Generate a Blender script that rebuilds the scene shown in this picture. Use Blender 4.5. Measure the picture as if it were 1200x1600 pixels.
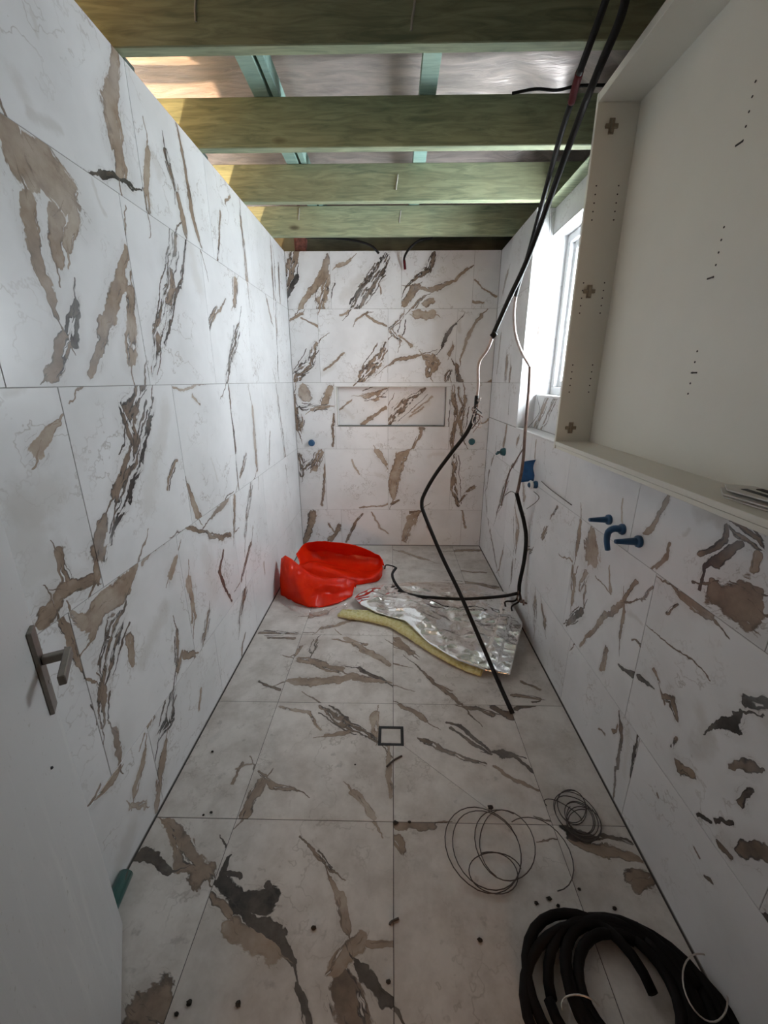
import bpy, bmesh, math, random
from mathutils import Vector, Matrix, noise as mnoise

for o in list(bpy.data.objects):
    bpy.data.objects.remove(o)
scene = bpy.context.scene
COL = scene.collection
random.seed(7)
R = math.radians

# ------------------------------------------------------------------ camera
CAM_H = 1.5965
F_PX = 642.9
PITCH = R(17.723)
YAW = R(1.098)
cam_data = bpy.data.cameras.new('camera')
cam_data.sensor_fit = 'VERTICAL'
cam_data.sensor_height = 36.0
cam_data.sensor_width = 36.0
cam_data.lens = F_PX / 1600.0 * 36.0
cam_data.clip_start = 0.02
cam = bpy.data.objects.new('camera', cam_data)
COL.objects.link(cam)
cam.location = (0, 0, CAM_H)
cam.rotation_euler = (R(90) - PITCH, 0, YAW)
scene.camera = cam

# ------------------------------------------------------------------ world: even overcast sky
world = bpy.data.worlds.new('overcast_sky')
scene.world = world
world.use_nodes = True
bg = world.node_tree.nodes['Background']
bg.inputs['Color'].default_value = (0.86, 0.94, 1.0, 1)
bg.inputs['Strength'].default_value = 60.0

# sampling portals over the two window openings (they give off no light of their own)
for nm, loc, rot, sx, sy in [('window_portal', (1.22, 2.69, 1.98), (0, R(90), 0), 1.0, .7), ('hall_portal', (0, -4.09, .96), (R(90), 0, 0), .9, .52)]:
    pl = bpy.data.lights.new(nm, 'AREA')
    pl.shape = 'RECTANGLE'; pl.size = sx; pl.size_y = sy
    pl.cycles.is_portal = True
    po = bpy.data.objects.new(nm, pl)
    COL.objects.link(po)
    po.location = loc
    po.rotation_euler = rot

# ------------------------------------------------------------------ view
vs = scene.view_settings
vs.view_transform = 'Standard'
vs.look = 'None'
vs.exposure = -0.08
vs.gamma = 1.0
vs.use_curve_mapping = False
scene.cycles.max_bounces = 6
scene.cycles.diffuse_bounces = 3
scene.cycles.glossy_bounces = 2
scene.cycles.transmission_bounces = 3
scene.cycles.transparent_max_bounces = 6

# ------------------------------------------------------------------ key dimensions (metres)
XL, XR, YB = -0.899, 0.891, 3.88       # finished tile faces
YF = 0.08                              # inner face of the door wall
ZT = 2.615                             # top of the tiled walls
J_Y0, J_Y1 = 1.95, 3.01                # window recess in the right wall
LEDGE_Z, SILL_Z, HEAD_Z = 1.277, 1.503, 2.463
XA, XW = 1.004, 1.10                   # recess back, window frame plane
W_Y0 = 2.38                            # near edge of the window


def ray(px, py):
    x = (px - 600) / F_PX
    y = -(py - 800) / F_PX
    fw = math.cos(PITCH) + y * math.sin(PITCH)
    up = -math.sin(PITCH) + y * math.cos(PITCH)
    return Vector((x * math.cos(YAW) - fw * math.sin(YAW), x * math.sin(YAW) + fw * math.cos(YAW), up))


def at(px, py, Y):                      # point of the room seen at a pixel, at depth Y
    r = ray(px, py)
    return r * (Y / r.y) + Vector((0, 0, CAM_H))


def atz(px, py, z=0.0):                 # ... at height z
    r = ray(px, py)
    return r * ((z - CAM_H) / r.z) + Vector((0, 0, CAM_H))


def atx(px, py, X):                     # ... on the plane x = X
    r = ray(px, py)
    return r * (X / r.x) + Vector((0, 0, CAM_H))


# ------------------------------------------------------------------ node helpers
class G:
    """Small wrapper to write node graphs as expressions."""
    def __init__(self, name):
        self.mat = bpy.data.materials.new(name)
        self.mat.use_nodes = True
        self.nt = self.mat.node_tree
        self.nt.nodes.clear()
        self.out = self.nt.nodes.new('ShaderNodeOutputMaterial')

    def node(self, kind, **kw):
        n = self.nt.nodes.new(kind)
        for k, v in kw.items():
            setattr(n, k, v)
        return n

    def put(self, sock, v):
        if hasattr(v, 'is_linked') or isinstance(v, bpy.types.NodeSocket):
            self.nt.links.new(v, sock)
        elif v is not None:
            sock.default_value = v

    def m(self, op, a, b=None, c=None, clamp=False):
        n = self.node('ShaderNodeMath', operation=op, use_clamp=clamp)
        for i, v in enumerate((a, b, c)):
            if v is not None:
                self.put(n.inputs[i], v)
        return n.outputs[0]

    def v(self, op, a, b=None, scale=None):
        n = self.node('ShaderNodeVectorMath', operation=op)
        self.put(n.inputs[0], a)
        if b is not None:
            self.put(n.inputs[1], b)
        if scale is not None:
            self.put(n.inputs['Scale'], scale)
        return n.outputs['Value'] if op in ('LENGTH', 'DOT_PRODUCT', 'DISTANCE') else n.outputs['Vector']

    def xyz(self, x=0.0, y=0.0, z=0.0):
        n = self.node('ShaderNodeCombineXYZ')
        self.put(n.inputs[0], x); self.put(n.inputs[1], y); self.put(n.inputs[2], z)
        return n.outputs[0]

    def sep(self, v):
        n = self.node('ShaderNodeSeparateXYZ')
        self.put(n.inputs[0], v)
        return n.outputs

    def noise(self, vec, scale, detail=3.0, rough=0.55, dist=0.0, lac=2.0):
        n = self.node('ShaderNodeTexNoise')
        self.put(n.inputs['Vector'], vec)
        n.inputs['Scale'].default_value = scale
        n.inputs['Detail'].default_value = detail
        n.inputs['Roughness'].default_value = rough
        n.inputs['Distortion'].default_value = dist
        n.inputs['Lacunarity'].default_value = lac
        return n.outputs

    def remap(self, x, a, b, c=0.0, d=1.0, smooth=False):
        n = self.node('ShaderNodeMapRange', interpolation_type='SMOOTHSTEP' if smooth else 'LINEAR')
        n.clamp = True
        for i, v in enumerate((x, a, b, c, d)):
            self.put(n.inputs[i], v)
        return n.outputs[0]

    def mix(self, f, a, b):
        n = self.node('ShaderNodeMix', data_type='RGBA')
        self.put(n.inputs[0], f)
        self.put(n.inputs[6], a if not isinstance(a, tuple) else (*a, 1)[:4])
        self.put(n.inputs[7], b if not isinstance(b, tuple) else (*b, 1)[:4])
        return n.outputs[2]

    def ramp(self, f, stops, interp='LINEAR'):
        n = self.node('ShaderNodeValToRGB')
        n.color_ramp.interpolation = interp
        el = n.color_ramp.elements
        while len(el) < len(stops):
            el.new(0.5)
        for e, (p, c) in zip(el, stops):
            e.position = p
            e.color = (*c, 1)
        self.put(n.inputs[0], f)
        return n.outputs[0]

    def bump(self, h, strength=0.3, dist=0.01):
        n = self.node('ShaderNodeBump')
        n.inputs['Strength'].default_value = strength
        n.inputs['Distance'].default_value = dist
        self.put(n.inputs['Height'], h)
        return n.outputs[0]

    def bsdf(self, **kw):
        n = self.node('ShaderNodeBsdfPrincipled')
        for k, v in kw.items():
            self.put(n.inputs[k.replace('_', ' ')], (*v, 1) if isinstance(v, tuple) and len(v) == 3 else v)
        return n.outputs[0]

    def done(self, sh):
        self.nt.links.new(sh, self.out.inputs[0])
        return self.mat


def objco(g):
    return g.node('ShaderNodeTexCoord').outputs['Object']


MATS = {}


def plain(name, col, rough=0.5, metal=0.0, var=0.12, scale=8.0, bump=0.0, spec=0.5):
    """Plain colour with a slight procedural mottle."""
    if name in MATS:
        return MATS[name]
    g = G(name)
    n = g.noise(objco(g), scale, 4.0)[0]
    lo = tuple(max(0, c * (1 - var)) for c in col)
    hi = tuple(min(1, c * (1 + var)) for c in col)
    c = g.mix(g.remap(n, 0.3, 0.7), lo, hi)
    kw = dict(Base_Color=c, Roughness=rough, Metallic=metal)
    b = g.node('ShaderNodeBsdfPrincipled')
    g.put(b.inputs['Base Color'], c)
    b.inputs['Roughness'].default_value = rough
    b.inputs['Metallic'].default_value = metal
    b.inputs['Specular IOR Level'].default_value = spec
    if bump:
        g.put(b.inputs['Normal'], g.bump(n, bump, 0.01))
    MATS[name] = g.done(b.outputs[0])
    return MATS[name]


class GG(G):
    """The same helpers for a node group."""
    def __init__(self, name, ins, outs):
        self.nt = bpy.data.node_groups.new(name, 'ShaderNodeTree')
        for n_, t_ in ins:
            self.nt.interface.new_socket(name=n_, in_out='INPUT', socket_type=t_)
        for n_, t_ in outs:
            self.nt.interface.new_socket(name=n_, in_out='OUTPUT', socket_type=t_)
        self.inp = self.nt.nodes.new('NodeGroupInput').outputs
        self.gout = self.nt.nodes.new('NodeGroupOutput').inputs


VEC, FLT = 'NodeSocketVector', 'NodeSocketFloat'


def stroke_group():
    """One tapered stroke of a vein; the stroke that lies nearest wins over the ones before it."""
    if 'stroke' in MATS:
        return MATS['stroke']
    g = GG('vein_stroke', [('Point', VEC), ('Start', VEC), ('Along', VEC), ('Span', VEC), ('Side', VEC), ('Radius', FLT), ('Taper', FLT),
                           ('Tone', FLT), ('Islands', FLT), ('Run', FLT), ('State', VEC), ('Streak', VEC)], [('State', VEC), ('Streak', VEC)])
    I = {k.name: k for k in g.inp if k.name}
    pa = g.v('SUBTRACT', I['Point'], I['Start'])
    cl = g.node('ShaderNodeClamp')
    g.put(cl.inputs[0], g.v('DOT_PRODUCT', pa, I['Along']))
    t = cl.outputs[0]
    d = g.v('DISTANCE', pa, g.v('SCALE', I['Span'], scale=t))
    s = g.m('DIVIDE', d, g.m('MULTIPLY_ADD', t, I['Taper'], I['Radius']))
    less = g.m('LESS_THAN', s, g.sep(I['State'])[0])
    al = g.v('DOT_PRODUCT', pa, g.v('SCALE', g.v('NORMALIZE', I['Span']), scale=8.0))
    pe = g.v('DOT_PRODUCT', pa, I['Side'])
    for k, new in enumerate((g.xyz(s, I['Tone'], I['Islands']), g.xyz(al, pe, I['Run']))):
        n_ = g.node('ShaderNodeMix', data_type='VECTOR')
        g.put(n_.inputs[0], less); g.put(n_.inputs[4], I['Streak' if k else 'State']); g.put(n_.inputs[5], new)
        g.nt.links.new(n_.outputs[1], g.gout[k])
    MATS['stroke'] = g.nt
    return g.nt


MARBLE_N = [0]


def marble(surface, veins=(), stains=()):
    """Porcelain marble print of one tile: veins and smoky stains are tapered strokes
    (u1, v1, r1, u2, v2, r2, tone, islands) in the plane of the surface, bent by noise."""
    key = 'marble_%s_plain' % surface
    if veins or stains:
        MARBLE_N[0] += 1
        key = 'marble_%s_print_%03d' % (surface, MARBLE_N[0])
    if key in MATS:
        return MATS[key]
    g = G(key)
    P = g.sep(g.node('ShaderNodeNewGeometry').outputs['Position'])
    ax = {'side': (1, 2), 'right': (1, 2), 'back': (0, 2), 'floor': (0, 1)}[surface]
    u, v = P[ax[0]], P[ax[1]]
    rnd = g.node('ShaderNodeObjectInfo').outputs['Random']
    uv = g.xyz(u, v, 0.0)
    seed = g.xyz(u, v, g.m('MULTIPLY', rnd, 43.0))

    def chan(col):
        sc = g.node('ShaderNodeSeparateColor')
        g.put(sc.inputs[0], col)
        return sc.outputs
    c1 = chan(g.noise(seed, 6.0, 4.0, 0.62)[1])
    c3 = chan(g.noise(seed, 2.8, 4.0, 0.6)[1])
    q = g.xyz(g.m('MULTIPLY_ADD', g.m('SUBTRACT', c1[0], 0.5), 0.085, u), g.m('MULTIPLY_ADD', g.m('SUBTRACT', c1[1], 0.5), 0.085, v), 0.0)
    patch = g.noise(seed, 15.0, 4.0, 0.6)[0]

    def capsule(st):
        u1, v1, ra, u2, v2, rb = st[:6]
        du, dv = u2 - u1, v2 - v1
        L2 = du * du + dv * dv + 1e-6
        pa = g.v('SUBTRACT', q, (u1, v1, 0))
        cl = g.node('ShaderNodeClamp')
        g.put(cl.inputs[0], g.v('DOT_PRODUCT', pa, (du / L2, dv / L2, 0)))
        d = g.v('DISTANCE', pa, g.v('SCALE', (du, dv, 0), scale=cl.outputs[0]))
        return g.m('DIVIDE', d, g.m('MULTIPLY_ADD', cl.outputs[0], rb - ra, ra))

    S, RC = (99.0, 0.4, 0.0), (0.0, 0.0, 0.0)
    for st in veins:
        u1, v1, ra, u2, v2, rb, tone, isl, run = st
        du, dv = u2 - u1, v2 - v1
        L2 = du * du + dv * dv + 1e-6
        L = math.sqrt(L2)
        n_ = g.node('ShaderNodeGroup', node_tree=stroke_group())
        for k, val in (('Start', (u1, v1, 0)), ('Along', (du / L2, dv / L2, 0)), ('Span', (du, dv, 0)), ('Side', (-dv / L * 44, du / L * 44, 0)),
                       ('Radius', ra), ('Taper', rb - ra), ('Tone', tone), ('Islands', isl), ('Run', run), ('Point', q), ('State', S), ('Streak', RC)):
            g.put(n_.inputs[k], val)
        S, RC = n_.outputs[0], n_.outputs[1]

    # base: cool white with grey clouds and hair veins
    cloud = g.remap(c3[0], 0.42, 0.78)
    if surface == 'floor':
        base = g.mix(cloud, (0.75, 0.71, 0.67), (0.60, 0.555, 0.51))
    else:
        base = g.mix(cloud, (0.83, 0.83, 0.835), (0.71, 0.71, 0.71))
    hair = g.remap(g.m('ABSOLUTE', g.m('SUBTRACT', c1[2], 0.5)), 0.0, 0.014, 1.0, 0.0)
    hair = g.m('MULTIPLY', g.m('MULTIPLY', hair, g.remap(c3[1], 0.47, 0.62)), 0.6)
    base = g.mix(hair, base, (0.36, 0.32, 0.28))
    for st_ in stains:
        s = capsule(st_)
        tone = float(st_[6])
        s = g.m('ADD', s, g.m('MULTIPLY', g.m('SUBTRACT', patch, 0.5), 1.6))
        col = g.mix(tone, (0.74, 0.72, 0.69), (0.28, 0.25, 0.21))
        base = g.mix(g.remap(s, 1.15, 0.15, 0.0, 0.48, True), base, col)
    if veins:
        hraw = g.noise(RC, 1.0, 3.0, 0.55)[0]
        o_ = g.sep(S)
        s, T, hole = o_[0], o_[1], o_[2]
        wob = g.m('ADD', g.m('MULTIPLY', g.m('SUBTRACT', patch, 0.5), 1.5), g.m('MULTIPLY', g.m('SUBTRACT', hraw, 0.5), 1.3))
        sN = g.m('ADD', s, wob)
        body = g.remap(sN, 1.0, 0.88, 0.0, 1.0)
        hol = g.remap(hraw, 0.30, 0.70)
        isl = g.remap(hol, g.m('SUBTRACT', hole, 0.06), hole)
        A = g.m('MULTIPLY', body, isl)
        # smoky fringe and thin strands beside the vein
        halo = g.remap(s, 2.6, 1.0, 0.0, 1.0, True)
        base = g.mix(g.m('MULTIPLY', halo, 0.16), base, (0.40, 0.37, 0.34))
        st = g.remap(g.m('ABSOLUTE', g.m('SUBTRACT', hraw, 0.44)), 0.0, 0.014, 1.0, 0.0)
        base = g.mix(g.m('MULTIPLY', g.m('MULTIPLY', st, g.remap(s, 1.9, 1.1)), 0.65), base, (0.22, 0.18, 0.15))
        # darker outline on some sides and around islands
        rim = g.m('MAXIMUM', g.m('MULTIPLY', g.remap(sN, 0.62, 0.95), g.remap(c1[2], 0.42, 0.60)), g.m('MULTIPLY', g.remap(hol, hole, g.m('ADD', hole, 0.14), 1.0, 0.0), g.remap(hole, 0.02, 0.12)))
        Tm = g.m('ADD', g.m('MULTIPLY_ADD', rim, 0.36, T), g.m('MULTIPLY', g.m('SUBTRACT', g.m('ADD', patch, c3[2]), 1.0), 0.50))
        vc = g.ramp(Tm, [(0.0, (0.70, 0.67, 0.63)), (0.25, (0.54, 0.47, 0.385)), (0.5, (0.335, 0.25, 0.185)),
                         (0.7, (0.165, 0.12, 0.09)), (0.85, (0.055, 0.047, 0.043)), (1.0, (0.018, 0.016, 0.015))])
        base = g.mix(g.m('MULTIPLY', A, g.remap(c3[1], 0.34, 0.50, 0.78, 1.0)), base, vc)
    rough = 0.30
    if surface == 'floor':                                   # building dust and grime
        d1 = g.remap(g.noise(uv, 5.0, 5.0, 0.7)[0], 0.40, 0.75)
        d2 = g.remap(patch, 0.64, 0.72)
        base = g.mix(g.m('MULTIPLY', d1, 0.55), base, (0.27, 0.22, 0.175))
        base = g.mix(g.m('MULTIPLY', d2, 0.30), base, (0.12, 0.10, 0.085))
        rough = g.remap(d1, 0.0, 1.0, 0.34, 0.62)
    bs = g.node('ShaderNodeBsdfPrincipled')
    g.put(bs.inputs['Base Color'], base)
    g.put(bs.inputs['Roughness'], rough)
    bs.inputs['Specular IOR Level'].default_value = 0.45
    MATS[key] = g.done(bs.outputs[0])
    return MATS[key]


def timber(name, col, dark, knots=0.5):
    if name in MATS:
        return MATS[name]
    g = G(name)
    co = objco(g)
    rnd = g.node('ShaderNodeObjectInfo').outputs['Random']
    off = g.v('ADD', co, g.xyz(g.m('MULTIPLY', rnd, 31.0), 0, g.m('MULTIPLY', rnd, 7.0)))
    st = g.v('MULTIPLY', off, (1.6, 14.0, 14.0))
    gr = g.noise(st, 3.0, 5.0, 0.6, 1.2)[0]
    c = g.mix(g.remap(gr, 0.35, 0.68), col, dark)
    blot = g.noise(off, 2.3, 3.0)[0]
    c = g.mix(g.m('MULTIPLY', g.remap(blot, 0.45, 0.7), 0.45), c, (0.33, 0.30, 0.17))
    vo = g.node('ShaderNodeTexVoronoi', feature='F1')
    vo.inputs['Scale'].default_value = 1.0
    g.put(vo.inputs['Vector'], g.v('MULTIPLY', off, (2.6, 5.0, 6.5)))
    k = g.remap(vo.outputs['Distance'], 0.05, 0.13, 1.0, 0.0)
    kk = g.m('MULTIPLY', k, g.remap(g.sep(vo.outputs['Color'])[0], 0.35, 0.45))
    c = g.mix(g.m('MULTIPLY', kk, 0.8), c, (0.07, 0.055, 0.03))
    bs = g.bsdf(Base_Color=c, Roughness=0.75, Normal=g.bump(gr, 0.25, 0.004))
    MATS[name] = g.done(bs)
    return MATS[name]


# ------------------------------------------------------------------ mesh helpers
def box(bm, lo, hi, bev=0.0, seg=1):
    lo, hi = Vector(lo), Vector(hi)
    r = bmesh.ops.create_cube(bm, size=1.0)
    vs_ = r['verts']
    c = (lo + hi) / 2
    s = hi - lo
    for v in vs_:
        v.co = Vector((v.co.x * s.x, v.co.y * s.y, v.co.z * s.z)) + c
    if bev:
        es = {e for v in vs_ for e in v.link_edges}
        bmesh.ops.bevel(bm, geom=list(es), offset=bev, segments=seg, affect='EDGES', profile=0.5)
    return vs_


def lathe(bm, prof, frm, axis, seg=20):
    """Revolve (along, radius) pairs about an axis starting at frm."""
    axis = Vector(axis).normalized()
    u = axis.orthogonal().normalized()
    w = axis.cross(u)
    rings = []
    for a, r in prof:
        rings.append([bm.verts.new(Vector(frm) + axis * a + (u * math.cos(t) + w * math.sin(t)) * max(r, 1e-5))
                      for t in [2 * math.pi * k / seg for k in range(seg)]])
    for A, B in zip(rings, rings[1:]):
        for k in range(seg):
            bm.faces.new((A[k], A[(k + 1) % seg], B[(k + 1) % seg], B[k]))
    bm.faces.new(rings[0][::-1])
    bm.faces.new(rings[-1])


def spline(pts, n=8):
    pts = [Vector(p) for p in pts]
    ext = [pts[0] * 2 - pts[1]] + pts + [pts[-1] * 2 - pts[-2]]
    out = []
    for i in range(1, len(ext) - 2):
        p0, p1, p2, p3 = ext[i - 1:i + 3]
        for k in range(n):
            t = k / n
            out.append(0.5 * ((2 * p1) + (p2 - p0) * t + (2 * p0 - 5 * p1 + 4 * p2 - p3) * t * t
                              + (3 * p1 - p0 - 3 * p2 + p3) * t ** 3))
    out.append(pts[-1])
    return out


def tube(bm, pts, rad, seg=8, rfun=None):
    pts = [Vector(p) for p in pts]
    rings = []
    nrm = None
    for i, p in enumerate(pts):
        t = (pts[min(i + 1, len(pts) - 1)] - pts[max(i - 1, 0)])
        if t.length < 1e-9:
            t = Vector((0, 0, 1))
        t.normalize()
        if nrm is None:
            nrm = t.orthogonal().normalized()
        nrm = (nrm - t * nrm.dot(t))
        nrm = nrm.normalized() if nrm.length > 1e-6 else t.orthogonal().normalized()
        b = t.cross(nrm)
        r = rad * (rfun(i / (len(pts) - 1)) if rfun else 1.0)
        rings.append([bm.verts.new(p + (nrm * math.cos(a) + b * math.sin(a)) * r)
                      for a in [2 * math.pi * k / seg for k in range(seg)]])
    for A, B in zip(rings, rings[1:]):
        for k in range(seg):
            bm.faces.new((A[k], A[(k + 1) % seg], B[(k + 1) % seg], B[k]))
    bm.faces.new(rings[0][::-1])
    bm.faces.new(rings[-1])


def obj(name, bm, mat, parent=None, smooth=False, origin=None):
    """Link the bmesh as one mesh object whose origin sits at its base centre."""
    bmesh.ops.recalc_face_normals(bm, faces=bm.faces)
    if origin is None and bm.verts:
        xs = [v.co.x for v in bm.verts]; ys = [v.co.y for v in bm.verts]; zs = [v.co.z for v in bm.verts]
        origin = Vector(((min(xs) + max(xs)) / 2, (min(ys) + max(ys)) / 2, min(zs)))
    origin = Vector(origin)
    for v in bm.verts:
        v.co -= origin
    me = bpy.data.meshes.new(name)
    bm.to_mesh(me)
    bm.free()
    if smooth:
        for p in me.polygons:
            p.use_smooth = True
    me.materials.append(mat)
    o = bpy.data.objects.new(name, me)
    COL.objects.link(o)
    o.location = origin
    if parent is not None:
        attach(o, parent)
    return o


def world_loc(o):
    v = Vector(o.location)
    while o.parent:
        o = o.parent
        v = v + Vector(o.location)
    return v


def attach(o, parent):
    o.location = Vector(o.location) - world_loc(parent)
    o.parent = parent


def empty(name, loc):
    o = bpy.data.objects.new(name, None)
    o.empty_display_size = 0.05
    COL.objects.link(o)
    o.location = loc
    return o


def tag(o, label, cat, group=None):
    o['label'] = label
    o['category'] = cat
    if group:
        o['group'] = group
    return o


def struct(o, label=None):
    o['kind'] = 'structure'
    if label:
        o['label'] = label
    return o


def bm_():
    return bmesh.new()


# ------------------------------------------------------------------ veins of the marble print
# pictures of the tiles: (surface, transform of the notes, [polyline, tone, holes])
# a polyline point is (x, y, radius in cm); holes 2 = soft smoky stain
def n3(x, y): return (x / 2.667, y / 2.667)
def n4(x, y): return (x / 2.667, 550 + y / 2.667)
def n5(x, y): return (x / 2.667, 1000 + y / 2.667)
def n6(x, y): return (400 + x / 2.667, 360 + y / 2.667)
def n7(x, y): return (400 + x / 2.667, 580 + y / 2.667)
def n8(x, y): return (400 + x / 2.667, 820 + y / 2.667)
def nF(x, y): return (200 + x / 2.4, 1050 + y / 2.4)
def nG(x, y): return (600 + x / 2.4, 1150 + y / 2.4)
def nK(x, y): return (600 + x / 4, 960 + y / 4)
def r1(x, y): return (800 + x / 6, 780 + y / 6)
def r2(x, y): return (900 + x / 4, 860 + y / 4)
def r3(x, y): return (1000 + x / 5.333, 750 + y / 5.333)
def r4(x, y): return (900 + x / 4, 1100 + y / 4)
def r5(x, y): return (740 + x / 5.333, 640 + y / 5.333)
def nw(x, y): return (700 + x / 3.81, 280 + y / 3.81)


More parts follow.
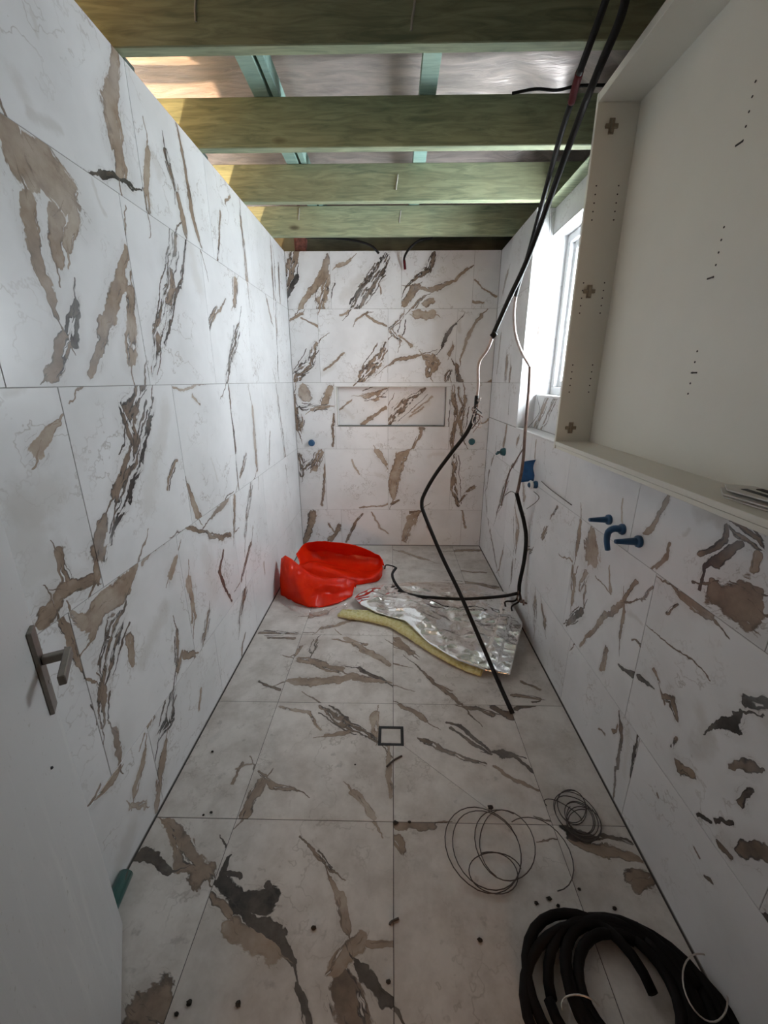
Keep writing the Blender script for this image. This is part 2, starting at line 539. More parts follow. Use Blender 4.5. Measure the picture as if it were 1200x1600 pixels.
NOTES = {
 'left': [
  (n3, [
   ([(60, 340, 4), (95, 400, 4)], .25, 2), ([(120, 480, 1.6), (250, 545, 1.6)], .35, 2), ([(135, 50, 1), (150, 140, 1)], .3, 2),
   ([(480, 190, 2.4), (470, 450, 3), (492, 620, 3.4), (500, 730, 3.2)], .48, .06), ([(420, 715, 1), (545, 760, 1.4)], .85, .15),
   ([(610, 620, 2), (615, 870, 1.6)], .45, .1), ([(690, 630, 1.8), (725, 790, 1.2)], .65, .45), ([(742, 540, 1.4), (795, 860, 1.5), (835, 1030, 1.5)], .5, .1),
   ([(745, 830, 3), (775, 970, 3)], .47, .15), ([(640, 650, 4), (660, 720, 4)], .3, 2),
   ([(918, 890, 1.2), (905, 1080, .7)], .62, .1), ([(960, 820, .8), (940, 850, .8)], .5, .1), ([(1000, 880, 1.1), (1030, 1180, 2.2)], .5, .2),
   ([(1130, 1030, 1.2), (1140, 1240, 1.5)], .55, .3), ([(1160, 1100, 1), (1170, 1300, 1)], .5, .3),
   # second row
   ([(20, 480, 3), (90, 690, 5.5)], .47, .04), ([(160, 680, 6.5), (285, 830, 6)], .47, .04), ([(110, 850, 3), (220, 1290, 1.6)], .52, .05),
   ([(235, 900, 3), (245, 1090, 2)], .5, .05), ([(310, 880, 3.2), (285, 1030, 2)], .4, .1), ([(320, 1240, 1.5), (290, 1390, 3.2)], .82, .25),
   ([(265, 1400, 3), (225, 1560, 3)], .55, .15), ([(385, 760, 1), (440, 900, 1)], .3, 2), ([(525, 1040, 2), (500, 1180, 2.6), (430, 1400, 2), (385, 1570, 1.8)], .47, .08),
   ([(545, 1200, 2.2), (548, 1500, 3.2)], .45, .18),
   ([(730, 980, 2), (705, 1120, 3), (715, 1200, 3), (660, 1380, 3), (635, 1540, 2.4)], .58, .46), ([(775, 1000, 1), (755, 1160, 1), (690, 1430, .9)], .78, .25),
   ([(905, 1280, .9), (840, 1390, .9)], .5, .3), ([(800, 1060, 5), (830, 1200, 5)], .15, 2),
   ([(985, 1180, 2.6), (975, 1265, 2)], .42, .3), ([(940, 1250, .8), (850, 1395, .8)], .55, .2), ([(992, 1350, 1.5), (965, 1470, 2.4), (945, 1585, 2)], .62, .42),
   ([(1110, 1250, 1.2), (1130, 1330, 1.4)], .55, .2), ([(1145, 1100, .8), (1150, 1330, 1), (1160, 1560, 1.5)], .55, .3)]),
  (n4, [
   ([(245, 270, 1), (160, 400, 3)], .35, .1), ([(60, 640, 7), (200, 600, 9)], .32, 2), ([(150, 900, 9), (90, 720, 9)], .3, 2), ([(240, 830, 2), (268, 940, 2)], .52, .2),
   ([(255, 1000, 3), (370, 968, 2.6)], .52, .08), ([(175, 1100, 3), (235, 1040, 3)], .48, .1), ([(190, 1000, 5), (220, 1060, 5)], .35, 2), ([(20, 160, 2), (90, 140, 2)], .3, 2),
   ([(595, 150, 3.6), (535, 260, 3.2), (560, 400, 3.2), (490, 600, 3.2)], .6, .32), ([(450, 690, 2.2), (410, 830, 2.8), (398, 960, 2)], .55, .2),
   ([(640, 200, 1.2), (585, 450, 1.2), (535, 620, 1.2), (465, 800, 1)], .78, .4), ([(690, 230, 6), (620, 640, 6)], .18, 2), ([(742, 460, 1), (700, 560, .7)], .5, .3),
   ([(785, 560, 1.4), (825, 680, 3)], .45, .05), ([(720, 160, .7), (870, 130, .7)], .4, .2), ([(880, 440, 1), (910, 530, 1)], .3, 2), ([(800, 180, .8), (830, 210, .8)], .4, .2),
   ([(952, 140, .8), (982, 420, .9), (995, 570, 1.1)], .68, .1), ([(1050, 225, 1.6), (1062, 350, 2.2), (1072, 490, 2.6)], .48, .25), ([(1025, 420, 1.2), (1000, 520, 1.2)], .55, .3), ([(1125, 330, .8), (1120, 470, .8)], .6, .1),
   ([(1150, 140, 1.2), (1180, 350, 1.4), (1192, 480, 1.2)], .58, .35),
   ([(570, 890, 1.6), (525, 980, 3), (400, 1110, 4.4), (385, 1180, 2.4)], .45, .1), ([(505, 1100, 2.8), (470, 1200, 3.6), (430, 1370, 3.2)], .62, .42),
   ([(540, 1200, 3), (555, 1290, 1.5)], .45, .05), ([(240, 1105, 1.6), (300, 1210, 2), (360, 1340, 1.6)], .5, .2), ([(300, 1080, 1), (350, 1125, 2.6)], .42, .1),
   ([(680, 1080, 5), (600, 1270, 5)], .3, 2), ([(742, 840, .8), (710, 940, 2.4)], .4, .1), ([(738, 1160, 1), (742, 1300, 1.6)], .5, .3), ([(680, 800, 1), (600, 880, 1)], .4, .2),
   ([(775, 735, 1), (880, 765, 1.4), (960, 760, 2.6)], .58, .2), ([(930, 830, 1), (915, 920, 1.2), (965, 1045, 1.1)], .68, .1), ([(785, 950, 2.6), (805, 1110, 2.2)], .42, .1),
   ([(870, 1090, 2), (845, 1200, 2.4)], .5, .45), ([(880, 690, 1.2), (945, 610, 2.2)], .58, .1), ([(860, 860, 9), (900, 1000, 8)], .15, 2), ([(770, 1270, 1.6), (815, 1260, 2)], .5, .15),
   ([(980, 600, 2), (975, 740, 2)], .52, .1), ([(1050, 550, 1.4), (1020, 760, 1.8)], .55, .3), ([(1045, 800, 1.6), (1005, 950, 1.4)], .58, .3),
   ([(1025, 980, 1.6), (1000, 1120, 2.2)], .58, .4), ([(1020, 1170, 1), (1005, 1270, 1.2)], .58, .2), ([(1100, 880, .8), (1105, 930, .8)], .5, .1)]),
  (n5, [
   ([(420, 200, 3), (432, 350, 1.5)], .58, .3), ([(722, 190, 2.4), (700, 330, 3), (660, 400, 2.6)], .72, .42), ([(760, 60, 1), (742, 130, 1.6)], .5, .1), ([(842, 200, 1.2), (835, 280, .8)], .45, .1),
   ([(690, 420, 2), (665, 600, 2.6), (655, 720, 1.5)], .45, .22), ([(600, 470, 1.6), (560, 640, 2.4)], .42, .1), ([(480, 370, 1.4), (492, 510, 1.4)], .58, .1), ([(395, 650, 2.4), (480, 560, 2)], .45, .1),
   ([(545, 800, 5), (500, 930, 6)], .35, 2), ([(640, 330, 1.5), (590, 420, 1.5)], .4, .2), ([(600, 690, 1.4), (540, 700, 1.4)], .35, .1), ([(560, 960, 1), (585, 890, 1.6)], .6, .1)]),
 ],
 'back': [
  (n6, [
   ([(180, 60, 4.5), (145, 160, 3.5), (130, 250, 3.5)], .55, .2), ([(168, 190, 2), (122, 295, 3)], .88, .1), ([(300, 110, 2.5), (280, 180, 3.5), (230, 250, 2.8), (180, 330, 2.2)], .47, .08), ([(292, 200, 3.4), (275, 320, 5)], .45, .3),
   ([(550, 110, 4), (500, 190, 5), (450, 250, 5), (410, 325, 5.5)], .62, .45), ([(485, 175, 1.2), (390, 300, 1.2)], .78, .2), ([(340, 145, 2), (395, 120, 1.2)], .42, .2), ([(360, 280, 5), (430, 200, 5)], .3, 2), ([(515, 225, .7), (522, 260, .7)], .5, 0),
   ([(745, 100, 4), (720, 160, 2.6), (675, 190, 1.2), (620, 240, 1)], .68, .25), ([(665, 240, 4), (620, 300, 3.4)], .52, .1), ([(665, 238, 1.4), (740, 250, 2.2), (830, 210, 1.1), (880, 160, 1.6)], .5, .1), ([(705, 280, 1.2), (650, 328, 1.6)], .58, .1), ([(910, 210, .8), (1000, 275, .9)], .5, 0), ([(900, 290, 1), (945, 302, .8)], .5, 0), ([(710, 310, 3), (735, 300, 3)], .4, .1),
   ([(190, 345, 1.6), (145, 370, 1)], .45, .1), ([(185, 365, .7), (262, 402, .9)], .5, 0), ([(255, 470, 2.4), (225, 560, 3.8), (170, 600, 4), (155, 630, 3.4)], .55, .4),
   ([(465, 345, 1.4), (420, 378, .8)], .5, .1), ([(460, 355, 1), (542, 400, 1)], .5, 0), ([(535, 470, 2.4), (505, 550, 3.8), (450, 600, 4), (430, 632, 3.4)], .55, .4), ([(370, 510, .8), (280, 582, .8)], .5, 0), ([(320, 560, 4), (260, 610, 4)], .25, 2), ([(350, 350, .7), (390, 340, .7)], .4, 0),
   ([(670, 352, 4), (735, 355, 3)], .38, .05), ([(615, 350, 1.8), (560, 410, 2), (600, 460, 2)], .45, .35), ([(552, 562, 1), (612, 533, 1.8), (690, 520, 1.2)], .55, .1), ([(700, 530, 3), (735, 540, 4.4), (720, 600, 4.2)], .45, .28), ([(832, 388, 1.2), (792, 430, 1.6), (768, 490, 1)], .85, 0), ([(650, 485, 1), (600, 440, 1)], .45, .1), ([(800, 520, 1.6), (820, 480, 1.6)], .4, .2), ([(790, 620, 2), (805, 590, 2)], .6, .3),
   ([(940, 350, 1.6), (890, 430, 1.4), (858, 525, 1.1)], .48, .1), ([(832, 560, 2), (850, 622, 3)], .6, .2), ([(850, 360, 2), (846, 420, 2)], .3, 2), ([(1000, 560, .8), (985, 625, .9), (940, 640, .8)], .5, 0)]),
  (n7, [
   ([(195, 80, 6), (215, 110, 4)], .48, .08), ([(158, 100, 2.6), (172, 240, 2.2)], .58, .2), ([(310, 70, 3.6), (285, 130, 3.6)], .48, .15), ([(185, 150, 2.6), (235, 145, 2.6)], .65, .5), ([(325, 180, 1.2), (318, 310, 1.2)], .62, .1), ([(300, 150, 1.6), (235, 160, 1.6)], .4, .3), ([(190, 200, 2.5), (185, 240, 2)], .5, .4),
   ([(820, 60, 1.6), (832, 180, 2.2), (815, 320, 2.2)], .52, .3), ([(870, 100, 2), (852, 200, 2.6), (862, 280, 2)], .52, .3), ([(840, 70, 1.2), (865, 180, 1.2)], .6, .2), ([(695, 240, 1.2), (650, 322, 1.2)], .52, .05), ([(690, 240, 2.4), (700, 242, 2)], .6, .1), ([(970, 205, .8), (930, 220, .8)], .5, 0),
   ([(180, 360, 5), (190, 430, 3.4)], .58, .42), ([(272, 340, 3.2), (240, 402, 3.6)], .48, .3), ([(290, 390, 1.2), (275, 560, 1.2)], .58, .1), ([(200, 400, 3), (230, 380, 3)], .6, .5),
   ([(505, 335, 3), (545, 390, 2)], .42, .05), ([(400, 370, .7), (425, 430, .7)], .35, .1), ([(430, 570, .8), (585, 548, 1.1)], .5, .05), ([(540, 440, 3), (500, 430, 3)], .2, 2),
   ([(645, 328, 1.6), (592, 370, 4.6), (572, 470, 4.4), (570, 530, 2.2)], .48, .1), ([(590, 540, 1.2), (560, 555, 1.2)], .7, .1), ([(780, 345, 3), (720, 350, 3)], .2, 2),
   ([(830, 350, 2.6), (820, 480, 2.6), (842, 560, 1.8)], .5, .35), ([(905, 483, 1.8), (880, 500, 1.2)], .55, .2), ([(868, 520, 1.8), (850, 540, 1)], .5, .2),
   ([(232, 600, 6), (222, 660, 3.4), (200, 715, 3.4)], .52, .1), ([(345, 650, 3), (310, 705, 2.2)], .55, .2), ([(300, 640, .8), (330, 680, .8)], .5, 0),
   ([(445, 595, 1.2), (402, 650, 1.2), (380, 715, 1)], .58, .1), ([(480, 590, .8), (515, 650, .9), (550, 680, .9)], .4, .1),
   ([(680, 585, 2.4), (645, 620, 4.6), (620, 705, 3.6)], .48, .1), ([(690, 582, 1.2), (640, 590, 1.2)], .7, .1), ([(862, 585, 1), (872, 650, 1)], .48, .1), ([(720, 660, .8), (700, 600, .8)], .35, .1)]),
 ],
 'niche': [
  (n7, [
   ([(540, 80, 2.6), (500, 105, 4), (445, 100, 2.4)], .45, .3), ([(545, 150, 1.4), (485, 190, 1.4), (440, 222, 3)], .6, .1), ([(395, 120, .9), (350, 160, .9)], .5, 0), ([(400, 190, 3), (360, 150, 3)], .25, 2),
   ([(705, 72, 2), (625, 120, 3.4), (575, 180, 4), (555, 215, 3)], .62, .42), ([(735, 110, .9), (650, 170, .9)], .45, .1), ([(720, 130, 4), (620, 210, 4)], .25, 2), ([(640, 190, 1), (700, 150, 1)], .4, .2)]),
 ],
 'right': [
  (r1, [
   ([(640, 205, 1.6), (615, 400, 1.8), (600, 520, 1.8)], .52, .04), ([(750, 320, 3.6), (745, 480, 5.2), (770, 600, 4.4)], .47, .05), ([(700, 720, 2.4), (640, 800, 2.4)], .47, .2), ([(590, 740, 2), (562, 980, 1.2)], .5, .05),
   ([(650, 1040, 2.2), (510, 1160, 2.2)], .72, .35), ([(690, 820, .8), (670, 1000, .8)], .6, .2), ([(420, 50, .9), (360, 200, .6)], .6, .15), ([(320, 290, 1.2), (285, 360, 1.8)], .6, .35), ([(150, 470, 1.6), (185, 460, 1)], .5, .3),
   ([(215, 930, 2), (210, 1180, 2.2)], .45, .4), ([(280, 990, 1.6), (310, 1190, 2.4)], .5, .2), ([(432, 508, .3), (570, 590, .25)], .5, 0), ([(780, 730, .35), (930, 885, .35)], .62, 0),
   ([(912, 640, .5), (930, 860, .7)], .5, .1), ([(1000, 520, .6), (1010, 650, .5)], .4, .1), ([(1040, 0, .5), (1030, 220, .5)], .3, .1)]),
  (r2, [
   ([(560, 20, .5), (540, 80, .7), (430, 140, .9)], .6, .05), ([(370, 190, 1.6), (305, 300, 2)], .55, .1), ([(300, 320, 2.4), (180, 410, 1.5), (30, 590, 1.5)], .52, .06), ([(305, 330, 1.3), (275, 540, 2)], .5, .05), ([(200, 620, 2.6), (150, 740, 2.2)], .45, .1),
   ([(340, 390, 2.6), (400, 470, 1.8)], .3, 2), ([(410, 310, .7), (480, 235, .7)], .55, .1), ([(480, 370, 3), (520, 340, 3)], .35, 2), ([(560, 190, 3), (600, 230, 2)], .4, 2), ([(610, 225, 1.2), (740, 330, 2.6), (830, 410, 2.6)], .5, .04), ([(640, 330, .8), (580, 390, .8)], .55, .2), ([(940, 440, 1.2), (880, 530, 2)], .45, 2), ([(930, 580, 1.5), (960, 640, 1.5)], .35, 2),
   ([(450, 480, .35), (620, 620, .35), (840, 830, .3)], .62, 0),
   ([(835, 190, 2), (890, 290, 4.4), (1020, 330, 6), (1110, 330, 5)], .6, .03), ([(1000, 215, 2.2), (1140, 250, 2)], .6, .05),
   ([(265, 720, 1.1), (390, 790, 1.3), (490, 850, .6)], .8, .1), ([(345, 555, .6), (450, 640, .6), (485, 750, .7)], .55, .1), ([(310, 515, 1.5), (300, 500, 1.2)], .5, .1), ([(380, 720, .7), (410, 780, .8)], .8, .1), ([(550, 900, 2), (610, 920, 2.6), (630, 1040, 1.1), (650, 1130, .8)], .6, .2),
   ([(800, 1140, 6), (780, 1020, 5)], .32, 2), ([(1080, 970, 2), (1195, 960, 1.6)], .9, .1), ([(1040, 1030, 1.6), (985, 1105, 2.2), (865, 1100, .8)], .92, .1), ([(1150, 1030, 6), (1190, 1060, 5)], .4, 2), ([(830, 980, .7), (860, 1010, .7)], .5, .1), ([(490, 740, 1.6), (520, 800, 1.2)], .45, .3)]),
  (r3, [
   ([(260, 140, 1), (180, 270, 1.1), (100, 400, 1.1), (20, 450, .8)], .58, .05), ([(235, 520, .9), (222, 660, .7), (150, 735, 1.1)], .58, .1), ([(720, 430, 1.2), (700, 530, 1.2), (610, 580, 1), (500, 630, .9)], .72, .1),
   ([(820, 560, 1.2), (620, 680, 1.2), (520, 730, .8), (490, 890, .8)], .82, .05), ([(480, 260, 3), (650, 300, 4), (700, 420, 2.6)], .4, 2), ([(830, 420, 3.6), (930, 500, 3)], .6, .35), ([(400, 390, 1.5), (370, 430, 1)], .4, 2), ([(960, 620, 1), (930, 760, 1.6)], .5, .1)]),
  (r4, [
   ([(275, 50, .8), (285, 130, 1.1), (270, 400, .8), (230, 590, .8)], .68, .1), ([(392, 210, .7), (345, 330, 1.1), (340, 470, .9)], .82, .1), ([(325, 150, 3), (300, 420, 3)], .22, 2), ([(140, 150, .7), (180, 200, .8)], .6, .1), ([(230, 170, 1.3), (265, 130, .8)], .55, .2),
   ([(620, 200, 1.2), (600, 270, 1.2)], .52, .2), ([(820, 230, 6), (760, 280, 5)], .35, 2), ([(640, 390, 3), (720, 430, 2)], .52, .1), ([(780, 380, .9), (860, 400, .8)], .58, .1), ([(960, 390, 1.2), (1090, 410, 1.7), (1165, 420, .9)], .6, .1), ([(1100, 550, 1.6), (1040, 590, 2.2)], .7, .3),
   ([(880, 690, .7), (880, 765, 1.2)], .95, 0), ([(770, 700, .8), (860, 755, .8)], .82, 0), ([(885, 740, .8), (990, 745, 1)], .85, 0), ([(1040, 920, 3), (1200, 930, 3.4)], .72, .02), ([(915, 900, 1.6), (970, 960, 1.6)], .68, .05), ([(940, 850, 5), (960, 880, 5)], .4, 2), ([(730, 870, .7), (762, 935, .7)], .6, .1), ([(810, 1085, 1), (840, 1095, 1)], .75, .1), ([(490, 550, 1), (500, 580, 1)], .5, .1), ([(1180, 1300, 2), (1200, 1350, 2)], .8, .1)]),
  (r5, [
   ([(290, 20, 1), (250, 300, 2.8)], .48, .1), ([(180, 350, 1), (130, 500, 1.4), (110, 650, .8)], .65, .15), ([(100, 700, .8), (112, 870, 1.2), (135, 1000, 1.5), (190, 1300, 1.8)], .62, .15), ([(370, 420, 1), (310, 490, 1.2), (262, 620, 1.3), (220, 770, 1.8), (190, 880, .9)], .65, .35),
   ([(415, 600, 2.4), (420, 740, 2.4)], .4, .2), ([(345, 800, .9), (370, 1000, 2.8), (350, 1180, 2.2)], .5, .3), ([(325, 1240, 1.2), (310, 1420, 1.6)], .62, .3), ([(240, 1190, 1.8), (210, 1330, 1.2)], .55, .2), ([(520, 270, .8), (510, 390, .8)], .45, .1), ([(375, 240, 1.2), (360, 290, 1.6)], .5, .2), ([(820, 1350, 2), (830, 1500, 2)], .5, .2)]),
  (n6, [([(1050, 170, 1.6), (1030, 255, 1.8)], .45, .3), ([(1022, 430, 1.1), (1002, 600, 1.1)], .58, .1), ([(1045, 540, 3), (1040, 620, 3)], .52, .3), ([(1060, 560, 1.5), (1055, 640, 1.5)], .52, .3)]),
 ],
 'floor': [
  (n8, [
   ([(375, 470, 2), (470, 530, 2.4), (560, 580, 2.2)], .45, .1), ([(130, 652, 1.8), (250, 655, 3), (400, 632, 2.6), (560, 662, 1.5)], .5, .06), ([(185, 560, 3.4), (350, 605, 3)], .48, .22), ([(430, 598, 1.2), (545, 660, 1.6)], .82, .1), ([(160, 540, 2), (190, 510, 2)], .5, .2),
   ([(20, 452, 1.5), (170, 450, 2)], .58, .3), ([(60, 470, 1.2), (150, 475, 1.2)], .65, .2), ([(280, 432, 2), (430, 390, 1.2)], .48, .2), ([(250, 480, 1.5), (235, 530, 1.5)], .7, .4), ([(220, 380, 4), (300, 360, 3)], .42, .15), ([(100, 350, 1.5), (180, 375, 1.5)], .35, 2), ([(10, 650, .9), (100, 688, 1.1)], .68, .1), ([(320, 480, .8), (460, 500, 1.2)], .55, .2),
   ([(590, 480, 2.6), (650, 535, 2)], .58, .1), ([(820, 110, 3), (940, 105, 3)], .48, .2), ([(850, 235, 2.4), (1000, 262, 3)], .6, .2), ([(600, 110, 2), (720, 150, 2)], .4, .2), ([(830, 190, 1), (960, 200, 1)], .5, .2), ([(660, 180, 2), (760, 190, 2)], .35, 2)]),
  (nK, [
   ([(60, 185, 2), (180, 235, 1.6)], .55, .1), ([(220, 330, .7), (300, 420, 1.1), (420, 500, 1.1), (500, 575, 1.6)], .58, .2), ([(330, 440, 1), (420, 470, .8)], .5, .2), ([(850, 420, .8), (970, 470, .9)], .55, .1), ([(810, 505, 1.2), (980, 535, 1.2)], .6, .2), ([(200, 460, 3), (240, 500, 3)], .2, 2),
   ([(105, 565, 1.2), (270, 660, 1.8)], .52, .1), ([(510, 575, 1.6), (670, 620, 1.8)], .6, .1), ([(700, 585, 2.4), (800, 650, 2.8)], .65, .1), ([(830, 595, 2), (955, 556, 1.4)], .65, .15), ([(408, 668, .7), (480, 690, .9), (580, 790, .9), (645, 855, .8)], .8, .03),
   ([(425, 700, .9), (540, 800, .9), (655, 880, .9)], .78, .03), ([(665, 862, 1.1), (740, 870, 2.2), (820, 880, 1.3)], .86, .03), ([(225, 780, 1.2), (340, 830, 1.1), (480, 895, .9), (625, 932, 1)], .7, .08)]),
  (nK, [([(820, 890, .9), (940, 980, .9)], .8, .03), ([(690, 960, .8), (850, 1040, .9), (985, 1098, .8)], .58, .1)]),
  (nF, [
   ([(720, 125, 1.2), (800, 180, 2.2), (900, 240, 1.7), (940, 280, 1.2)], .58, .32), ([(570, 130, .8), (680, 150, .9), (720, 215, .7)], .48, .1), ([(740, 235, 1.5), (830, 225, 1.6)], .48, .1), ([(920, 160, 2.4), (930, 240, 2.2)], .4, .15), ([(965, 270, 1.2), (990, 460, 1.1)], .42, .2), ([(840, 450, 1.4), (920, 550, 1.2)], .45, .15), ([(530, 220, 2), (600, 400, 4)], .2, 2),
   ([(490, 370, 1), (540, 430, 1.3), (615, 440, 1)], .55, .1), ([(500, 410, 2.4), (440, 535, 2.6)], .52, .15), ([(720, 330, 5), (760, 470, 5)], .25, 2),
   ([(430, 350, 1), (390, 425, .9)], .6, .2), ([(470, 345, .7), (410, 370, .7)], .5, .1), ([(350, 455, 2), (290, 545, 2)], .45, 2), ([(340, 230, 2), (310, 260, 2)], .3, 2),
   ([(372, 690, 1), (358, 780, 1.6), (430, 860, 3.4)], .92, .04), ([(430, 870, 3.6), (530, 860, 3.8)], .95, .03), ([(360, 745, .9), (430, 770, .7)], .85, 0), ([(520, 800, 1), (555, 860, 1)], .82, .1), ([(430, 900, 2.2), (555, 1000, 2.6), (620, 1080, 1.6)], .86, .15), ([(640, 1170, 1.3), (680, 1310, 1)], .9, .05), ([(400, 960, 3), (540, 1050, 3.2)], .45, .02),
   ([(325, 840, 1.4), (380, 910, 1.4)], .5, .2), ([(680, 660, 1.4), (770, 740, 1.2)], .5, .35), ([(760, 770, .8), (830, 960, 1.6)], .45, .1),
   ([(150, 560, 2.4), (195, 650, 4)], .47, .12), ([(210, 680, 4), (275, 775, 4)], .5, .2), ([(40, 690, 1.6), (160, 740, 1.4)], .78, .1), ([(90, 1250, 6), (150, 1290, 4)], .6, .1), ([(60, 1160, 2), (90, 1170, 2)], .5, 2)]),
  (nF, [([(870, 990, 2.4), (790, 1110, 3)], .4, .1), ([(870, 1090, 1), (900, 1150, 1.6), (985, 1245, 2)], .85, .1), ([(810, 1180, 4.5), (860, 1300, 4.5)], .62, .1), ([(900, 1000, 1), (1000, 1020, 1)], .45, .1)]),
  (nG, [
   ([(60, 335, 3.6), (190, 325, 2)], .52, .04), ([(55, 400, 2.4), (70, 440, 1.6)], .52, .04), ([(120, 480, 3), (240, 560, 3)], .25, 2), ([(330, 620, 4), (420, 640, 4)], .3, 2), ([(590, 330, 3), (700, 480, 2)], .35, 2),
   ([(640, 312, 1.2), (700, 372, 2.2), (800, 375, 1.6)], .88, .05), ([(690, 392, 1.2), (830, 430, 2.2), (960, 452, 1.6)], .58, .1), ([(820, 362, .9), (930, 390, .8)], .85, .03), ([(930, 540, 3.6), (1000, 530, 3)], .65, .05), ([(740, 600, 4), (900, 640, 4)], .4, 2)]),
 ],
 'jamb': [
  (nw, [
   ([(540, 890, 1), (570, 900, 1)], .8, .1), ([(530, 925, 1), (545, 900, 1)], .8, .1), ([(555, 950, .7), (570, 990, 1)], .75, .1), ([(500, 690, 2), (520, 700, 2)], .3, 2), ([(600, 720, 1), (560, 820, 1.4)], .35, .2), ([(560, 1090, 1.2), (600, 1060, .8)], .4, .2), ([(640, 700, .8), (600, 760, .8)], .3, .2), ([(545, 1170, 1), (580, 1180, 1.4)], .4, .3)]),
 ],
 'recess': [
  (nw, [([(590, 1300, 2.6), (520, 1480, 3)], .5, .35), ([(650, 1300, 2), (560, 1480, 2.2)], .45, .4), ([(655, 110, 1.8), (645, 170, 1.6)], .5, .2)]),
 ],
}


def unproject(surface, px, py):
    if surface == 'left':
        p = atx(px, py, XL); return p.y, p.z
    if surface == 'right':
        p = atx(px, py, XR); return p.y, p.z
    if surface == 'recess':
        p = atx(px, py, XA); return p.y, p.z
    if surface == 'back':
        p = at(px, py, YB); return p.x, p.z
    if surface == 'niche':
        p = at(px, py, YB + 0.09); return p.x, p.z
    if surface == 'jamb':
        p = at(px, py, J_Y1); return p.x, p.z
    p = atz(px, py, 0.0); return p.x, p.y


VEINS, STAINS = {}, {}
vrng = random.Random(11)
for surf, groups in NOTES.items():
    for tr, lines in groups:
        for pts, tone, hole in lines:
            w = [(*unproject(surf, *tr(x, y)), r / 100 * (.75 if tr in (r2, r4) else 1)) for x, y, r in pts]
            if hole == 2:
                for a, b in zip(w, w[1:]):
                    STAINS.setdefault(surf, []).append((*a, *b, tone, hole))
                continue
            out = VEINS.setdefault(surf, [])
            run = vrng.random() * 50
            rmax = max(p[2] for p in w)
            e = 0.75 if len(w) == 2 else 0.6           # ends run thin
            body = [(x, y, r * 1.28) for x, y, r in w]
            body[0] = (*w[0][:2], w[0][2] * e * 1.28)
            body[-1] = (*w[-1][:2], w[-1][2] * e * 1.28)
            for a, b in zip(body, body[1:]):
                out.append((*a, *b, tone + .12 * hole, hole, run))
            A0, B0 = Vector(w[0][:2]), Vector(w[-1][:2])
            D = B0 - A0
            ln = D.length
            if rmax >= .013 and ln > .05:              # thin tails leave the ends of the bolder veins
                for end, sgn in ((B0, 1), (A0, -1)):
                    an = (vrng.random() - .5) * .9
                    dv_ = Vector((D.x * math.cos(an) - D.y * math.sin(an), D.x * math.sin(an) + D.y * math.cos(an))) / ln * sgn
                    tl = min(.14, ln * .5)
                    p1, p2 = end - dv_ * .02, end + dv_ * tl
                    out.append((p1.x, p1.y, .0055, p2.x, p2.y, .0018, min(.85, tone + .12), 0.03, run + 3))
            if hole >= .3 and ln > .06:                # dark strands beside the streaky ones
                for sd in (-1, 1):
                    off = Vector((-D.y, D.x)) / ln * sd * rmax * (1.0 + .5 * vrng.random())
                    k0, k1 = vrng.random() * .3, .6 + vrng.random() * .4
                    p1, p2 = A0 + D * k0 + off, A0 + D * k1 + off * .8
                    out.append((p1.x, p1.y, .004, p2.x, p2.y, .003, .8, 0.03, run + 7))

MAXV, MAXS = 30, 4
GAP = 0.0011
TILE_MESH = {}


